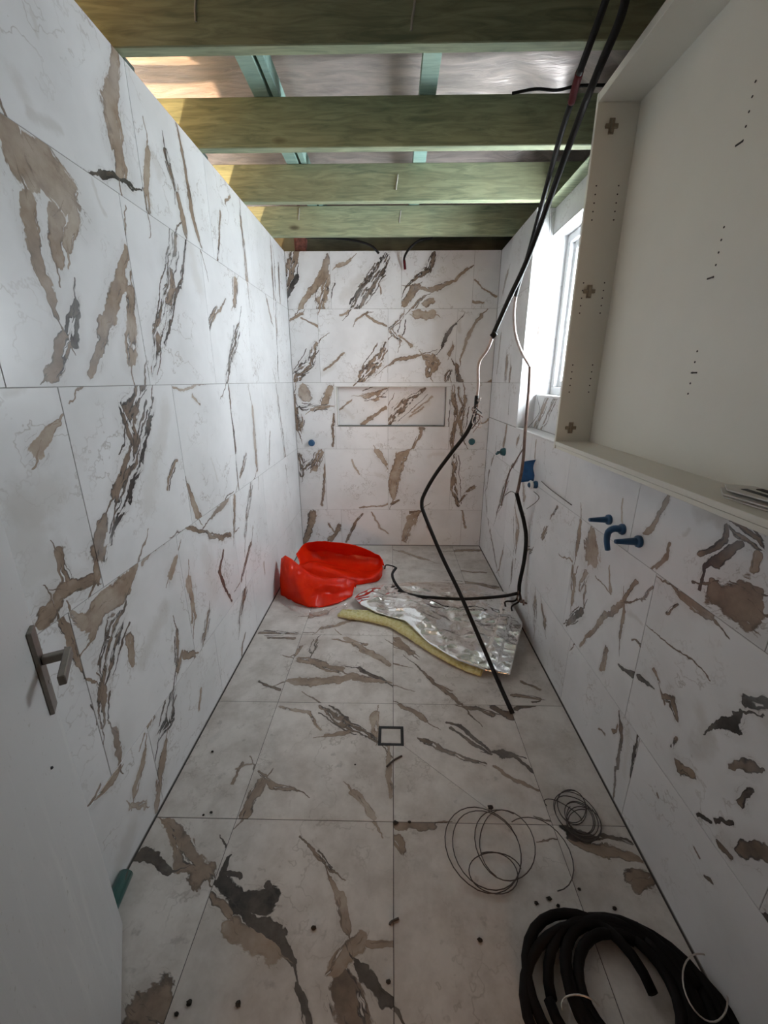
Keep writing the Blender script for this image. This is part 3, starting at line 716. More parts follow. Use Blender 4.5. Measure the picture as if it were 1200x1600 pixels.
def tile(parent, surface, kind, cell, origin_plane, poly=None, name='tile', depth=0.008):
    """One porcelain tile. cell = (u0, v0, u1, v1) in the plane of the surface."""
    u0, v0, u1, v1 = cell
    def pick(table, m):
        got = [s for s in table.get(surface, []) if u0 <= (s[0] + s[3]) / 2 <= u1 and v0 <= (s[1] + s[4]) / 2 <= v1]
        got.sort(key=lambda s: -((math.hypot(s[0] - s[3], s[1] - s[4]) + s[2] + s[5]) * (s[2] + s[5] + .01)))
        return got[:m]
    stains = pick(STAINS, MAXS)
    veins = pick(VEINS, MAXV - len(stains))
    plane = {'left': 'side', 'right': 'right', 'recess': 'right', 'back': 'back', 'niche': 'back',
             'jamb': 'back', 'floor': 'floor'}[kind]
    mat = marble(plane, veins, stains)
    cu, cv = (u0 + u1) / 2, (v0 + v1) / 2
    if poly is None:
        poly = [(u0 + GAP, v0 + GAP), (u1 - GAP, v0 + GAP), (u1 - GAP, v1 - GAP), (u0 + GAP, v1 - GAP)]
    key = (kind, tuple((round(a - cu, 4), round(b - cv, 4)) for a, b in poly), depth)
    # local frame: (u axis, v axis, outward normal)
    if kind in ('left',):
        fr = (Vector((0, 1, 0)), Vector((0, 0, 1)), Vector((1, 0, 0)))
    elif kind in ('right', 'recess'):
        fr = (Vector((0, 1, 0)), Vector((0, 0, 1)), Vector((-1, 0, 0)))
    elif kind in ('back', 'niche', 'jamb'):
        fr = (Vector((1, 0, 0)), Vector((0, 0, 1)), Vector((0, -1, 0)))
    else:
        fr = (Vector((1, 0, 0)), Vector((0, 1, 0)), Vector((0, 0, 1)))
    if key not in TILE_MESH:
        bm = bm_()
        ch = 0.0007
        back, rim, top = [], [], []
        m = len(poly)
        pts = [Vector((a - cu, b - cv, 0)) for a, b in poly]
        area = sum(pts[i].x * pts[(i + 1) % m].y - pts[(i + 1) % m].x * pts[i].y for i in range(m))
        sg = 1 if area > 0 else -1
        for i, p in enumerate(pts):
            e0 = (p - pts[i - 1]).normalized()
            e1 = (pts[(i + 1) % m] - p).normalized()
            n0 = Vector((-e0.y, e0.x, 0)) * sg
            n1 = Vector((-e1.y, e1.x, 0)) * sg
            b_ = (n0 + n1)
            b_ = b_ / max(0.3, 1 + n0.dot(n1)) * ch
            def W(q, h): return fr[0] * q.x + fr[1] * q.y + fr[2] * h
            back.append(bm.verts.new(W(p, -depth)))
            rim.append(bm.verts.new(W(p, -ch)))
            top.append(bm.verts.new(W(p + b_, 0)))
        for i in range(m):
            j = (i + 1) % m
            bm.faces.new((back[i], back[j], rim[j], rim[i]))
            bm.faces.new((rim[i], rim[j], top[j], top[i]))
        bm.faces.new(top)
        bm.faces.new(back[::-1])
        bmesh.ops.recalc_face_normals(bm, faces=bm.faces)
        me = bpy.data.meshes.new(name)
        bm.to_mesh(me)
        bm.free()
        me.materials.append(None)
        TILE_MESH[key] = me
    o = bpy.data.objects.new(name, TILE_MESH[key])
    COL.objects.link(o)
    base = fr[0] * cu + fr[1] * cv
    o.location = base + fr[2] * (origin_plane * (fr[2].x + fr[2].y + fr[2].z))
    o.material_slots[0].link = 'OBJECT'
    o.material_slots[0].material = mat
    attach(o, parent)
    return o


# ================================================================== the room
M_GROUT = plain('pale_grout', (0.36, 0.35, 0.34), 0.9)
M_GROUT_F = plain('dark_floor_joint', (0.075, 0.07, 0.065), 0.9)
M_PLASTER = plain('wall_lining', (0.42, 0.41, 0.40), 0.9)
M_WHITE = plain('white_tile_trim', (0.78, 0.78, 0.78), 0.35, var=0.04)
M_VINYL = plain('white_window_frame', (0.82, 0.83, 0.84), 0.3, var=0.03)
B = 0.0016                                 # joint depth below the tile face

# floor slab
bm = bm_()
box(bm, (-1.02, -4.1, -0.12), (1.25, 4.0, -B))
floor = struct(obj('floor', bm, M_GROUT_F), 'bathroom floor of square marble-look tiles')
FX = [XL + 0.004, -0.586, 0.014, 0.614, XR - 0.004]
FY = [-0.069, 0.531, 1.131, 1.731, 2.331, 2.931, 3.531, YB - 0.003]
DR = (-0.056, 1.473, 0.063, 1.583)         # floor drain
for i in range(4):
    for j in range(7):
        c = (FX[i], FY[j], FX[i + 1], FY[j + 1])
        g = GAP
        if j == 2 and i == 1:
            x0, y0, x1, y1 = c
            tile(floor, 'floor', 'floor', c, 0.0, [(x0 + g, y0 + g), (x1 - g, y0 + g), (x1 - g, DR[1]), (DR[0], DR[1]), (DR[0], DR[3]), (x1 - g, DR[3]), (x1 - g, y1 - g), (x0 + g, y1 - g)])
        elif j == 2 and i == 2:
            x0, y0, x1, y1 = c
            xd = DR[2] + (DR[1] - y0) * 1.12
            tile(floor, 'floor', 'floor', c, 0.0, [(x0 + g, y0 + g), (xd - g, y0 + g), (DR[2] - g, DR[1]), (x0 + g, DR[1])])
            tile(floor, 'floor', 'floor', c, 0.0, [(DR[2] + .0004, DR[1] + .0004), (xd + g, y0 + g), (x1 - g, y0 + g), (x1 - g, y1 - g), (x0 + g, y1 - g), (x0 + g, DR[3]), (DR[2] + .0004, DR[3])])
        else:
            tile(floor, 'floor', 'floor', c, 0.0)


def wall_tiles(parent, surf, kind, plane, rows, lo, hi, skip=None):
    for z0, z1, off in rows:
        us = [lo]
        k = math.floor((lo - off) / 0.6) + 1
        while off + 0.6 * k < hi - 0.02:
            if off + 0.6 * k > lo + 0.02:
                us.append(off + 0.6 * k)
            k += 1
        us.append(hi)
        for a, b in zip(us, us[1:]):
            if skip and skip(a, z0, b, z1):
                continue
            tile(parent, surf, kind, (a, z0, b, z1), plane)


# left wall
bm = bm_()
box(bm, (-1.02, YF, 0), (XL - B, YB + 0.12, ZT - 0.004))
wall_left = struct(obj('wall_left', bm, M_GROUT), 'left wall clad in white marble-look tiles with brown veins')
wall_tiles(wall_left, 'left', 'left', XL, [(0.007, .38, .59), (.38, .98, .389), (.98, 1.58, .538), (1.58, 2.18, .384), (2.18, ZT, .545)], YF + .002, YB - .002)

# back wall with a niche
NX0, NX1, NZ0, NZ1, ND = -0.500, 0.485, 1.193, 1.540, 0.09
bm = bm_()
y0, y1 = YB + B, YB + 0.12
box(bm, (-1.02, y0, 0), (1.25, y1, NZ0 - .006))
box(bm, (-1.02, y0, NZ1 + .006), (1.25, y1, ZT - 0.004))
box(bm, (-1.02, y0, NZ0 - .006), (NX0 - .006, y1, NZ1 + .006))
box(bm, (NX1 + .006, y0, NZ0 - .006), (1.25, y1, NZ1 + .006))
box(bm, (NX0 - .006, YB + ND + .003, NZ0 - .006), (NX1 + .006, y1, NZ1 + .006))
wall_back = struct(obj('wall_back', bm, M_GROUT), 'far end wall with a tiled niche, in white marble-look tiles')
lo, hi = XL + .002, XR - .002
for z0, z1, xs in [(.007, .38, [-.5, .1, .694]), (.38, .98, [-.637, -.034, .567]), (1.58, 2.18, [-.646, -.04, .556]), (2.18, ZT, [-.525, .073, .673])]:
    us = [lo] + xs + [hi]
    for a, b in zip(us, us[1:]):
        tile(wall_back, 'back', 'back', (a, z0, b, z1), YB)
tile(wall_back, 'back', 'back', (lo, .98, -.526, 1.58), YB)
tile(wall_back, 'back', 'back', (.53, .98, hi, 1.58), YB)
tile(wall_back, 'back', 'back', (-.526, .98, -.038, NZ0 - .004), YB)
tile(wall_back, 'back', 'back', (-.038, .98, .53, NZ0 - .004), YB)
tile(wall_back, 'back', 'back', (-.526, NZ1 + .004, .53, 1.58), YB)
tile(wall_back, 'back', 'back', (-.526, NZ0 - .004, NX0 - .004, NZ1 + .004), YB)
tile(wall_back, 'back', 'back', (NX1 + .004, NZ0 - .004, .53, NZ1 + .004), YB)
tile(wall_back, 'niche', 'niche', (NX0, NZ0, -.038, NZ1), YB + ND)
tile(wall_back, 'niche', 'niche', (-.038, NZ0, NX1, NZ1), YB + ND)
for nm, a, b in [('niche_shelf', (NX0, YB + .002, NZ0 - .006), (NX1, YB + ND, NZ0)), ('niche_head', (NX0, YB + .002, NZ1), (NX1, YB + ND, NZ1 + .006)),
                 ('niche_side', (NX0 - .006, YB + .002, NZ0 - .006), (NX0, YB + ND, NZ1 + .006)), ('niche_side', (NX1, YB + .002, NZ0 - .006), (NX1 + .006, YB + ND, NZ1 + .006))]:
    bm = bm_(); box(bm, a, b); obj(nm, bm, M_WHITE, wall_back)
bm = bm_()
for a, b in [((NX0 - .007, YB - .003, NZ1), (NX1 + .007, YB + .004, NZ1 + .007)), ((NX0 - .007, YB - .003, NZ0 - .007), (NX1 + .007, YB + .004, NZ0)),
             ((NX0 - .007, YB - .003, NZ0), (NX0, YB + .004, NZ1)), ((NX1, YB - .003, NZ0), (NX1 + .007, YB + .004, NZ1))]:
    box(bm, a, b)
trim_1 = struct(obj('trim_1', bm, plain('pale_niche_edging', (0.55, 0.54, 0.50), 0.4)), 'pale edging strip around the wall niche')

bm = bm_()
box(bm, (NX0, YB - .004, NZ0 - .001), (NX1, YB + .006, NZ0 + .006)); box(bm, (NX1 - .004, YB - .004, NZ0 + .006), (NX1 + .001, YB + .006, NZ1))
struct(obj('trim_4', bm, plain('dark_open_joint', (0.05, 0.048, 0.045), .8)), 'dark open joint along the niche bottom and right side')

# right wall with the window recess
xo = 1.25
bm = bm_()
box(bm, (XR + B, YF, 0), (xo, YB + 0.12, LEDGE_Z - .006))
box(bm, (XR + B, J_Y1 + .006, LEDGE_Z - .006), (xo, YB + 0.12, ZT - 0.004))
box(bm, (XR + B, YF, LEDGE_Z - .006), (xo, J_Y0, ZT - 0.004))
box(bm, (XA + B, J_Y0, LEDGE_Z - .006), (xo, J_Y1 + .006, SILL_Z - .006))
box(bm, (XA + B, J_Y0, HEAD_Z + .006), (xo, J_Y1 + .006, ZT - 0.004))
box(bm, (XA + B, J_Y0, SILL_Z - .006), (xo, W_Y0, HEAD_Z + .006))
wall_right = struct(obj('wall_right', bm, M_GROUT), 'right wall clad in marble-look tiles with a window recess')
wall_tiles(wall_right, 'right', 'right', XR, [(.007, .38, .57), (.38, .98, .07), (.98, LEDGE_Z - .004, .25)], YF + .002, YB - .002)
wall_tiles(wall_right, 'right', 'right', XR, [(LEDGE_Z, 1.58, .25), (1.58, 2.18, .07), (2.18, ZT, .57)], J_Y1 + .008, YB - .002)
wall_tiles(wall_right, 'right', 'right', XR, [(LEDGE_Z, 1.58, .25), (1.58, 2.18, .07), (2.18, ZT, .57)], YF + .002, J_Y0 - .002)
for a, b in ((J_Y0, 2.55), (2.55, J_Y1)):
    tile(wall_right, 'recess', 'recess', (a, LEDGE_Z + .002, b, SILL_Z - .002), XA)
    tile(wall_right, 'recess', 'recess', (a, HEAD_Z + .002, b, ZT), XA)
for z0, z1 in ((LEDGE_Z, 1.58), (1.58, 2.18), (2.18, ZT)):
    tile(wall_right, 'jamb', 'jamb', (XR + .008, z0, XW + .02, z1), J_Y1, depth=.006)
bm = bm_(); box(bm, (XR + .006, J_Y0, LEDGE_Z - .006), (XA, J_Y1, LEDGE_Z)); obj('window_ledge', bm, M_WHITE, wall_right)
bm = bm_(); box(bm, (XA - .004, W_Y0, SILL_Z - .012), (XW + .1, J_Y1 - .001, SILL_Z)); obj('window_sill', bm, M_WHITE, wall_right)
bm = bm_(); box(bm, (XA, W_Y0, HEAD_Z), (XW + .1, J_Y1 - .001, HEAD_Z + .008)); obj('window_head', bm, M_WHITE, wall_right)
bm = bm_(); box(bm, (XA, W_Y0 - .008, SILL_Z), (XW + .1, W_Y0, HEAD_Z)); obj('window_reveal', bm, M_WHITE, wall_right)
bm = bm_()
box(bm, (XR - .003, J_Y1 - .002, LEDGE_Z - .006), (XR + .009, J_Y1 + .009, ZT), .002)
box(bm, (XR - .004, J_Y0, LEDGE_Z - .008), (XR + .007, J_Y1 - .002, LEDGE_Z + .003), .003)
trim_2 = struct(obj('trim_2', bm, M_WHITE), 'white edge trim around the window recess')

# window
fx0, fx1 = XW, XW + .06
win = struct(empty('window_1', (XW, (W_Y0 + J_Y1) / 2, SILL_Z)), 'white framed window in the tiled recess')
bm = bm_()
fy0, fy1, fz0, fz1 = W_Y0, J_Y1 - .002, SILL_Z, HEAD_Z
for a, b in [((fx0, fy0, fz0), (fx1, fy1, fz0 + .05)), ((fx0, fy0, fz1 - .05), (fx1, fy1, fz1)), ((fx0, fy0, fz0 + .05), (fx1, fy0 + .05, fz1 - .05)), ((fx0, fy1 - .05, fz0 + .05), (fx1, fy1, fz1 - .05))]:
    box(bm, a, b, .003)
obj('window_frame', bm, M_VINYL, win)
ym = (fy0 + fy1) / 2
g_gl = G('window_glass')
gl = g_gl.node('ShaderNodeMixShader'); gl.inputs[0].default_value = 0.06
g_gl.put(gl.inputs[1], g_gl.node('ShaderNodeBsdfTransparent').outputs[0])
gb = g_gl.node('ShaderNodeBsdfGlossy'); gb.inputs['Roughness'].default_value = 0.05
g_gl.put(gl.inputs[2], gb.outputs[0])
M_GLASS = g_gl.done(gl.outputs[0])
for a0, a1, dx in ((fy0 + .05, ym + .02, .012), (ym - .02, fy1 - .05, .036)):
    bm = bm_()
    z0, z1 = fz0 + .05, fz1 - .05
    x0, x1 = fx0 + dx - .008, fx0 + dx + .018
    for a, b in [((x0, a0, z0), (x1, a1, z0 + .04)), ((x0, a0, z1 - .04), (x1, a1, z1)), ((x0, a0, z0 + .04), (x1, a0 + .035, z1 - .04)), ((x0, a1 - .035, z0 + .04), (x1, a1, z1 - .04))]:
        box(bm, a, b, .002)
    s = obj('sash', bm, M_VINYL, win)
    bm = bm_(); box(bm, (x0 + .009, a0 + .03, z0 + .035), (x0 + .014, a1 - .03, z1 - .035)); obj('pane', bm, M_GLASS, s)

# front wall with the doorway the camera stands in, and the hall behind it, with a window added for light
DX0, DX1 = -0.42, 0.46
bm = bm_()
box(bm, (-1.02, YF - .10, 0), (DX0, YF, 3.1)); box(bm, (DX1, YF - .10, 0), (xo, YF, 3.1)); box(bm, (DX0, YF - .10, 2.07), (DX1, YF, 3.1))
wall_front = struct(obj('wall_front', bm, M_PLASTER), 'plain wall with the doorway')
HY = -4.0
M_HALL = plain('bare_hall_lining', (0.26, 0.24, 0.22), 0.8, var=.03)
bm = bm_()
box(bm, (-1.02, HY, 0), (-.95, YF - .10, 2.6)); box(bm, (1.18, HY, 0), (1.25, YF - .10, 2.6)); box(bm, (-1.02, HY, 2.6), (1.25, YF - .10, 2.68))
hw = (-.45, .45, .70, 1.22)               # added hall window, sends fill light in through the doorway
box(bm, (-1.02, HY - .1, 0), (hw[0], HY, 2.68)); box(bm, (hw[1], HY - .1, 0), (1.25, HY, 2.68)); box(bm, (hw[0], HY - .1, 0), (hw[1], HY, hw[2])); box(bm, (hw[0], HY - .1, hw[3]), (hw[1], HY, 2.68))
struct(obj('wall_hall', bm, M_HALL), 'plain hall with an added window, beyond the doorway')
bm = bm_()
for a_, b_ in [((hw[0], HY - .08, hw[2]), (hw[1], HY - .03, hw[2] + .04)), ((hw[0], HY - .08, hw[3] - .04), (hw[1], HY - .03, hw[3])), ((hw[0], HY - .08, hw[2]), (hw[0] + .04, HY - .03, hw[3])), ((hw[1] - .04, HY - .08, hw[2]), (hw[1], HY - .03, hw[3]))]:
    box(bm, a_, b_)
w2 = struct(obj('added_window', bm, M_VINYL), 'added hall window behind the camera, for fill light')
bm = bm_(); box(bm, (hw[0] + .03, HY - .06, hw[2] + .03), (hw[1] - .03, HY - .055, hw[3] - .03)); g_w = G('added_warm_glass')
tw = g_w.node('ShaderNodeBsdfTransparent'); tw.inputs[0].default_value = (0.98, 0.70, 0.50, 1)  # tint added to warm the fill light from the hall
M_AMBER = g_w.done(tw.outputs[0])
obj('pane', bm, M_AMBER, w2)

# roof over the open ceiling, side of the neighbouring room
bm = bm_()
box(bm, (-2.4, -.02, 3.10), (1.5, 4.9, 3.16))
box(bm, (1.25, -.02, 2.3), (1.32, 4.9, 3.10)); box(bm, (-2.4, 4.55, 2.3), (1.32, 4.62, 3.10)); box(bm, (-1.02, 4.0, 2.3), (1.32, 4.56, 2.36)); box(bm, (-1.6, YF - .10, 2.62), (-1.02, YF - .02, 3.10))
struct(obj('ceiling', bm, plain('roof_deck', (0.16, 0.13, 0.10), 0.9)), 'dark roof deck above the open joists')
for nm, lb, a_, b_ in [('wall_neighbour_side', 'far side wall of the neighbouring room', (-2.4, -.02, 0), (-2.32, 4.62, 3.10)), ('wall_neighbour_front', 'front wall of the neighbouring room', (-2.32, -.02, 0), (-1.02, .04, 3.10)),
                       ('wall_neighbour_back', 'back wall of the neighbouring room', (-2.32, 4.5, 0), (-1.02, 4.55, 3.1)), ('floor_neighbour', 'floor of the neighbouring room', (-2.32, .04, -.05), (-1.02, 4.5, 0))]:
    bm = bm_(); box(bm, a_, b_); struct(obj(nm, bm, M_PLASTER), lb)

# timber wall plates carrying the joists
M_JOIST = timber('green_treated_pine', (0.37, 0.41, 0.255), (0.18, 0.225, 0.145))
bm = bm_()
box(bm, (-1.02, YF, ZT - .004), (-.925, 4.0, ZT - .0005)); box(bm, (.93, YF, ZT - .004), (1.25, 4.0, ZT - .0005))
struct(obj('trim_3', bm, M_JOIST), 'timber plates on top of the walls')

# ================================================================== ceiling timbers
JY = [1.696, 2.302, 2.900, 3.508, 4.115]
JL = ['dark green-tinted pine ceiling joist nearest the camera', 'green-tinted pine joist, second from the camera',
      'pale greenish pine joist with knots, third from the camera', 'pale pine joist just above the far tiled wall, fourth from the camera',
      'shadowed joist behind the top of the far wall']
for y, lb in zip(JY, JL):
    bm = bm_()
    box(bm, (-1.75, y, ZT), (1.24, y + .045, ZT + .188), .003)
    j = tag(obj('ceiling_joist', bm, M_JOIST if y < 4 else timber('shade_dark_timber', (0.10, 0.10, 0.07), (0.06, 0.065, 0.045))), lb, 'joist', 'ceiling joists')  # rear joist gets a darker colour, standing in for the shade of its recess
    marks = {0: [(305, 8), (645, 22)], 2: [(620, 284)], 3: [(467, 334), (625, 338)]}.get(JY.index(y), [])
    for k, (px, py) in enumerate(marks):
        p = at(px, py, y - .001)
        bm = bm_()
        tube(bm, [p + Vector((0.006, 0, .035)), p + Vector((0.003, 0, .01)), p + Vector((-.002, -.0005, -.012)), p + Vector((-.004, 0, -.04))], .004, 6)
        obj('glue_streak', bm, plain('dried_glue', (0.42, 0.42, 0.38), 0.6), j)
M_BAT = timber('teal_treated_batten', (0.30, 0.46, 0.40), (0.20, 0.33, 0.29))
for x0, x1, z1, lb in [(-.625, -.555, .045, 'teal-tinted timber batten above the joists on the left'), (-.540, -.510, .07, 'thin pale batten right beside the left teal batten'),
                       (.112, .186, .045, 'light teal batten above the joists near the middle')]:
    bm = bm_(); box(bm, (x0, 1.0, ZT + .189), (x1, 4.35, ZT + .189 + z1), .002)
    tag(obj('roof_batten', bm, M_BAT), lb, 'batten', 'roof battens')
# short packers on the left wall under the sarking
for y in (1.80, 2.40):
    bm = bm_(); box(bm, (-.985, y - .04, ZT + .0), (-.905, y + .02, ZT + .02), .002)
    tag(obj('timber_packer', bm, plain('dark_packer', (0.10, 0.13, 0.12), 0.8)), 'small dark packer on the left wall top %s' % ('behind the nearest joist' if y < 2 else 'behind the second joist'), 'packer')

# sarking: crinkled reflective foil under the roof
g = G('sarking_foil')
co = objco(g)
wr = g.noise(g.v('MULTIPLY', co, (5.0, 26.0, 1.0)), 1.0, 4.0, 0.6, 0.8)[0]
M_SARK = g.done(g.bsdf(Base_Color=g.mix(g.remap(wr, .35, .7), (0.50, 0.43, 0.40), (0.30, 0.27, 0.255)), Metallic=0.35, Roughness=0.40, Normal=g.bump(wr, 0.5, 0.02)))
bm = bm_()
nx, ny = 110, 110
grid = []
for i in range(nx + 1):
    row = []
    for k in range(ny + 1):
        x = -2.1 + 3.3 * i / nx
        y = 0.9 + 3.6 * k / ny
        z = 2.93 + .035 * math.sin((y - 1.7) * 2 * math.pi / .6) * .5
        z += .030 * mnoise.noise(Vector((x * 2.2, y * 1.2, 3.1))) + .012 * mnoise.noise(Vector((x * 4 + y * 3, y * 16, 7.7)))
        if x > .45:                                    # loose sagging lap towards the right
            s = min(1, (x - .45) / .3)
            z -= .05 * s * abs(mnoise.noise(Vector((x * 5 - y * 4, y * 3, 1.3)))) * 2
        z = max(z, 2.885)
        row.append(bm.verts.new((x, y, z)))
    grid.append(row)
for i in range(nx):
    for k in range(ny):
        bm.faces.new((grid[i][k], grid[i + 1][k], grid[i + 1][k + 1], grid[i][k + 1]))
sk = obj('roof_sarking', bm, M_SARK, smooth=True)
sm = sk.modifiers.new('thickness', 'SOLIDIFY'); sm.thickness = .002
tag(sk, 'crinkled reflective sarking foil stretched under the roof', 'sarking')

# work lamp in the neighbouring room, shining up over the left wall
bm = bm_()
lathe(bm, [(0, .05), (.01, .05), (.02, .03), (.06, .022)], (-1.42, 2.0, 1.62), (0, 0, 1), 16)
wl = obj('work_lamp', bm, plain('lamp_metal', (0.2, 0.2, 0.2), 0.4))
tag(wl, 'warm work lamp in the neighbouring room beyond the left wall', 'lamp')
bm = bm_(); box(bm, (-1.46, 1.96, 0), (-1.38, 2.04, 1.62)); obj('lamp_post', bm, plain('lamp_metal', (0.2, 0.2, 0.2), 0.4), wl)
ld = bpy.data.lights.new('work_lamp_bulb', 'POINT'); ld.energy = 260; ld.color = (1.0, 0.66, 0.38); ld.shadow_soft_size = .035
lo_ = bpy.data.objects.new('work_lamp_bulb', ld); COL.objects.link(lo_); lo_.location = (-1.42, 2.0, 1.74); attach(lo_, wl)

# ================================================================== door (open, free edge towards the left wall)
FE = Vector((-.815, .80, 0)); DD = Vector((.521, -.853, 0)).normalized(); DN = Vector((.853, .521, 0)).normalized()
g = G('white_door_paint')
co = objco(g)
st = g.noise(g.v('MULTIPLY', co, (14.0, 14.0, 1.6)), 1.0, 5.0, 0.65, 0.5)[0]
sp = g.noise(co, 70.0, 3.0, 0.6)[0]
c = g.mix(g.remap(st, .52, .72), (0.62, 0.62, 0.62), (0.70, 0.70, 0.69))
c = g.mix(g.remap(sp, .66, .72), c, (0.5, 0.49, 0.47))
M_DOOR = g.done(g.bsdf(Base_Color=c, Roughness=0.45))


def dpt(t, n, z):
    return FE + DD * t + DN * n + Vector((0, 0, z))


def dbox(bm, t0, t1, n0, n1, z0, z1, bev=0.0):
    old = set(bm.verts)
    box(bm, (t0, n0, z0), (t1, n1, z1), bev)
    for v in bm.verts:
        if v not in old:
            v.co = dpt(v.co.x, v.co.y, v.co.z)


bm = bm_(); dbox(bm, 0, .82, -.035, 0, .012, 2.04, .002)
door = struct(obj('door_1', bm, M_DOOR), 'plain white door standing open on the left')
M_STEEL = plain('brushed_grey_steel', (0.22, 0.20, 0.175), 0.35, 0.9, var=.15, scale=40)
bm = bm_(); dbox(bm, .028, .070, 0, .009, .865, 1.08, .0015)
hp = obj('handle_plate', bm, M_STEEL, door)
bm = bm_(); dbox(bm, .040, .059, .009, .060, .990, 1.009, .002)
dbox(bm, .038, .155, .050, .064, .988, 1.011, .002)
obj('lever', bm, M_STEEL, hp)
bm = bm_(); tube(bm, [dpt(.049, .008, .94), dpt(.049, .012, .94)], .004, 10); obj('privacy_screw', bm, plain('bright_steel', (.7, .7, .7), .2, 1.0), hp)
for z in (.25, 1.0, 1.8):
    bm = bm_(); tube(bm, [dpt(.826, .004, z), dpt(.826, .004, z + .09)], .007, 8); obj('hinge', bm, M_STEEL, door)
bm = bm_(); bmesh.ops.create_icosphere(bm, subdivisions=1, radius=.004)
for v in bm.verts: v.co += dpt(.16, .001, .80)
obj('screw_hole', bm, plain('black_mark', (0.02, 0.02, 0.02), .8), door)

# ================================================================== bathroom cabinet (no doors)
M_CAB = plain('cream_cabinet_board', (0.80, 0.79, 0.71), 0.4, var=.03, scale=3)
CX0, CX1, CY0, CY1, CZ0, CZ1 = .73, XR - .001, .45, 1.876, 1.306, 2.574
cab = empty('wall_cabinet', ((CX0 + CX1) / 2, (CY0 + CY1) / 2, CZ0))
tag(cab, 'empty cream wall cabinet without doors on the right wall', 'cabinet')
bm = bm_(); box(bm, (CX0, CY1 - .016, CZ0 + .001), (CX1, CY1, CZ1), .0012); side_far = obj('side_panel', bm, M_CAB, cab)
bm = bm_(); box(bm, (CX0, CY0, CZ0 + .001), (CX1, CY0 + .016, CZ1), .0012); obj('side_panel', bm, M_CAB, cab)
bm = bm_(); box(bm, (CX0 + .001, CY0 + .016, CZ1 - .030), (CX1, CY1 - .016, CZ1 - .001), .001); obj('top_panel', bm, M_CAB, cab)
bm = bm_(); box(bm, (CX0 + .001, CY0 + .016, CZ0 + .016), (CX1, CY1 - .016, CZ0 + .032), .001); obj('bottom_panel', bm, M_CAB, cab)
bm = bm_(); box(bm, (CX0 + .004, CY0 + .016, CZ0 + .001), (CX1, CY1 - .016, CZ0 + .0145), .001); obj('light_rail', bm, M_CAB, cab)
bm = bm_(); box(bm, (CX1 - .010, CY0 + .016, CZ0 + .032), (CX1, CY1 - .016, CZ1 - .030)); back_p = obj('back_panel', bm, M_CAB, cab)
M_HOLE = plain('drilled_hole', (0.05, 0.045, 0.04), .9)
bm = bm_()
yh = CY1 - .016
for zt in (2.293, 1.968, 1.659):
    for k in range(5):
        for xx in (.762, .845):
            lathe(bm, [(0, .0028), (.0006, .0028)], (xx, yh, zt - k * .0275), (0, -1, 0), 8)
hs = obj('shelf_pin_holes', bm, M_HOLE, side_far); hs['kind'] = 'stuff'
bm = bm_()
xb = CX1 - .010
for zt in (2.290, 1.985, 1.677):
    for k in range(5):
        lathe(bm, [(0, .003), (.0006, .003)], (xb, 1.29 + .0, zt - k * .0295), (-1, 0, 0), 8)
for k, (zz, yy) in enumerate([(2.171, 1.30), (1.867, 1.30), (1.618, 1.283)]):
    box(bm, (xb - .002, yy - .012, zz - .002), (xb, yy + .012, zz + .002))
hs = obj('shelf_pin_holes', bm, M_HOLE, back_p); hs['kind'] = 'stuff'
for zz in (2.473, 1.937, 1.398):
    bm = bm_()
    box(bm, (.778, yh - .004, zz - .024), (.798, yh, zz + .024), .001)
    box(bm, (.765, yh - .006, zz - .007), (.811, yh, zz + .007), .001)
    box(bm, (.783, yh - .012, zz - .020), (.793, yh - .003, zz + .018), .002)
    lathe(bm, [(0, .004), (.008, .004)], (.768, yh, zz), (0, -1, 0), 8)
    obj('hinge_plate', bm, plain('dull_hinge_metal', (0.30, 0.25, 0.19), .4, .8, scale=60), side_far)
# leaflet left in the cabinet
bm = bm_()
zc = CZ0 + .0325
pts = [(.765, .93), (.775, .80), (.868, .80), (.868, .97), (.80, .985)]
for (h, s, d) in ((.0, 1.0, 0), (.006, .97, .006), (.016, .85, .012)):
    lo_v = [bm.verts.new((.82 + (x - .82) * s, .88 + (y - .88) * s + d, zc + h + .002 * math.sin(i * 2.1))) for i, (x, y) in enumerate(pts)]
    hi_v = [bm.verts.new(v.co + Vector((0, 0, .003))) for v in lo_v]
    bm.faces.new(lo_v[::-1]); bm.faces.new(hi_v)
    for i in range(5):
        bm.faces.new((lo_v[i], lo_v[(i + 1) % 5], hi_v[(i + 1) % 5], hi_v[i]))
lf = obj('leaflet', bm, plain('white_paper', (.72, .72, .68), .6))
tag(lf, 'folded white leaflet lying at the near end of the cabinet floor', 'leaflet')
bm = bm_()
for i in range(2):
    box(bm, (.80 + .035 * i, .84, zc + .0192), (.815 + .035 * i, .93, zc + .0215))
obj('dark_print', bm, plain('black_print', (.03, .03, .03), .7), lf)

# ================================================================== plumbing stubs
M_BLUE = plain('blue_plug_plastic', (0.02, 0.085, 0.19), .4, var=.2)
M_TEAL = plain('teal_plug_plastic', (0.02, 0.09, 0.11), .5, var=.2)


def plug(px, py, lab, r=.018, L=.085, mat=None):
    p = atx(px, py, XR)
    bm = bm_()
    lathe(bm, [(0, r * 1.15), (.006, r * 1.2), (.012, r * 1.1), (.016, r * .75), (L * .6, r * .58), (L * .92, r * .46), (L, r * .40)], p, (-1, -.03, .0), 20)
    o = obj('pipe_plug', bm, mat or M_BLUE, smooth=True, origin=p)
    m = o.modifiers.new('edge', 'EDGE_SPLIT'); m.split_angle = R(40)
    return tag(o, lab, 'plug', 'blue pipe plugs on the right wall')


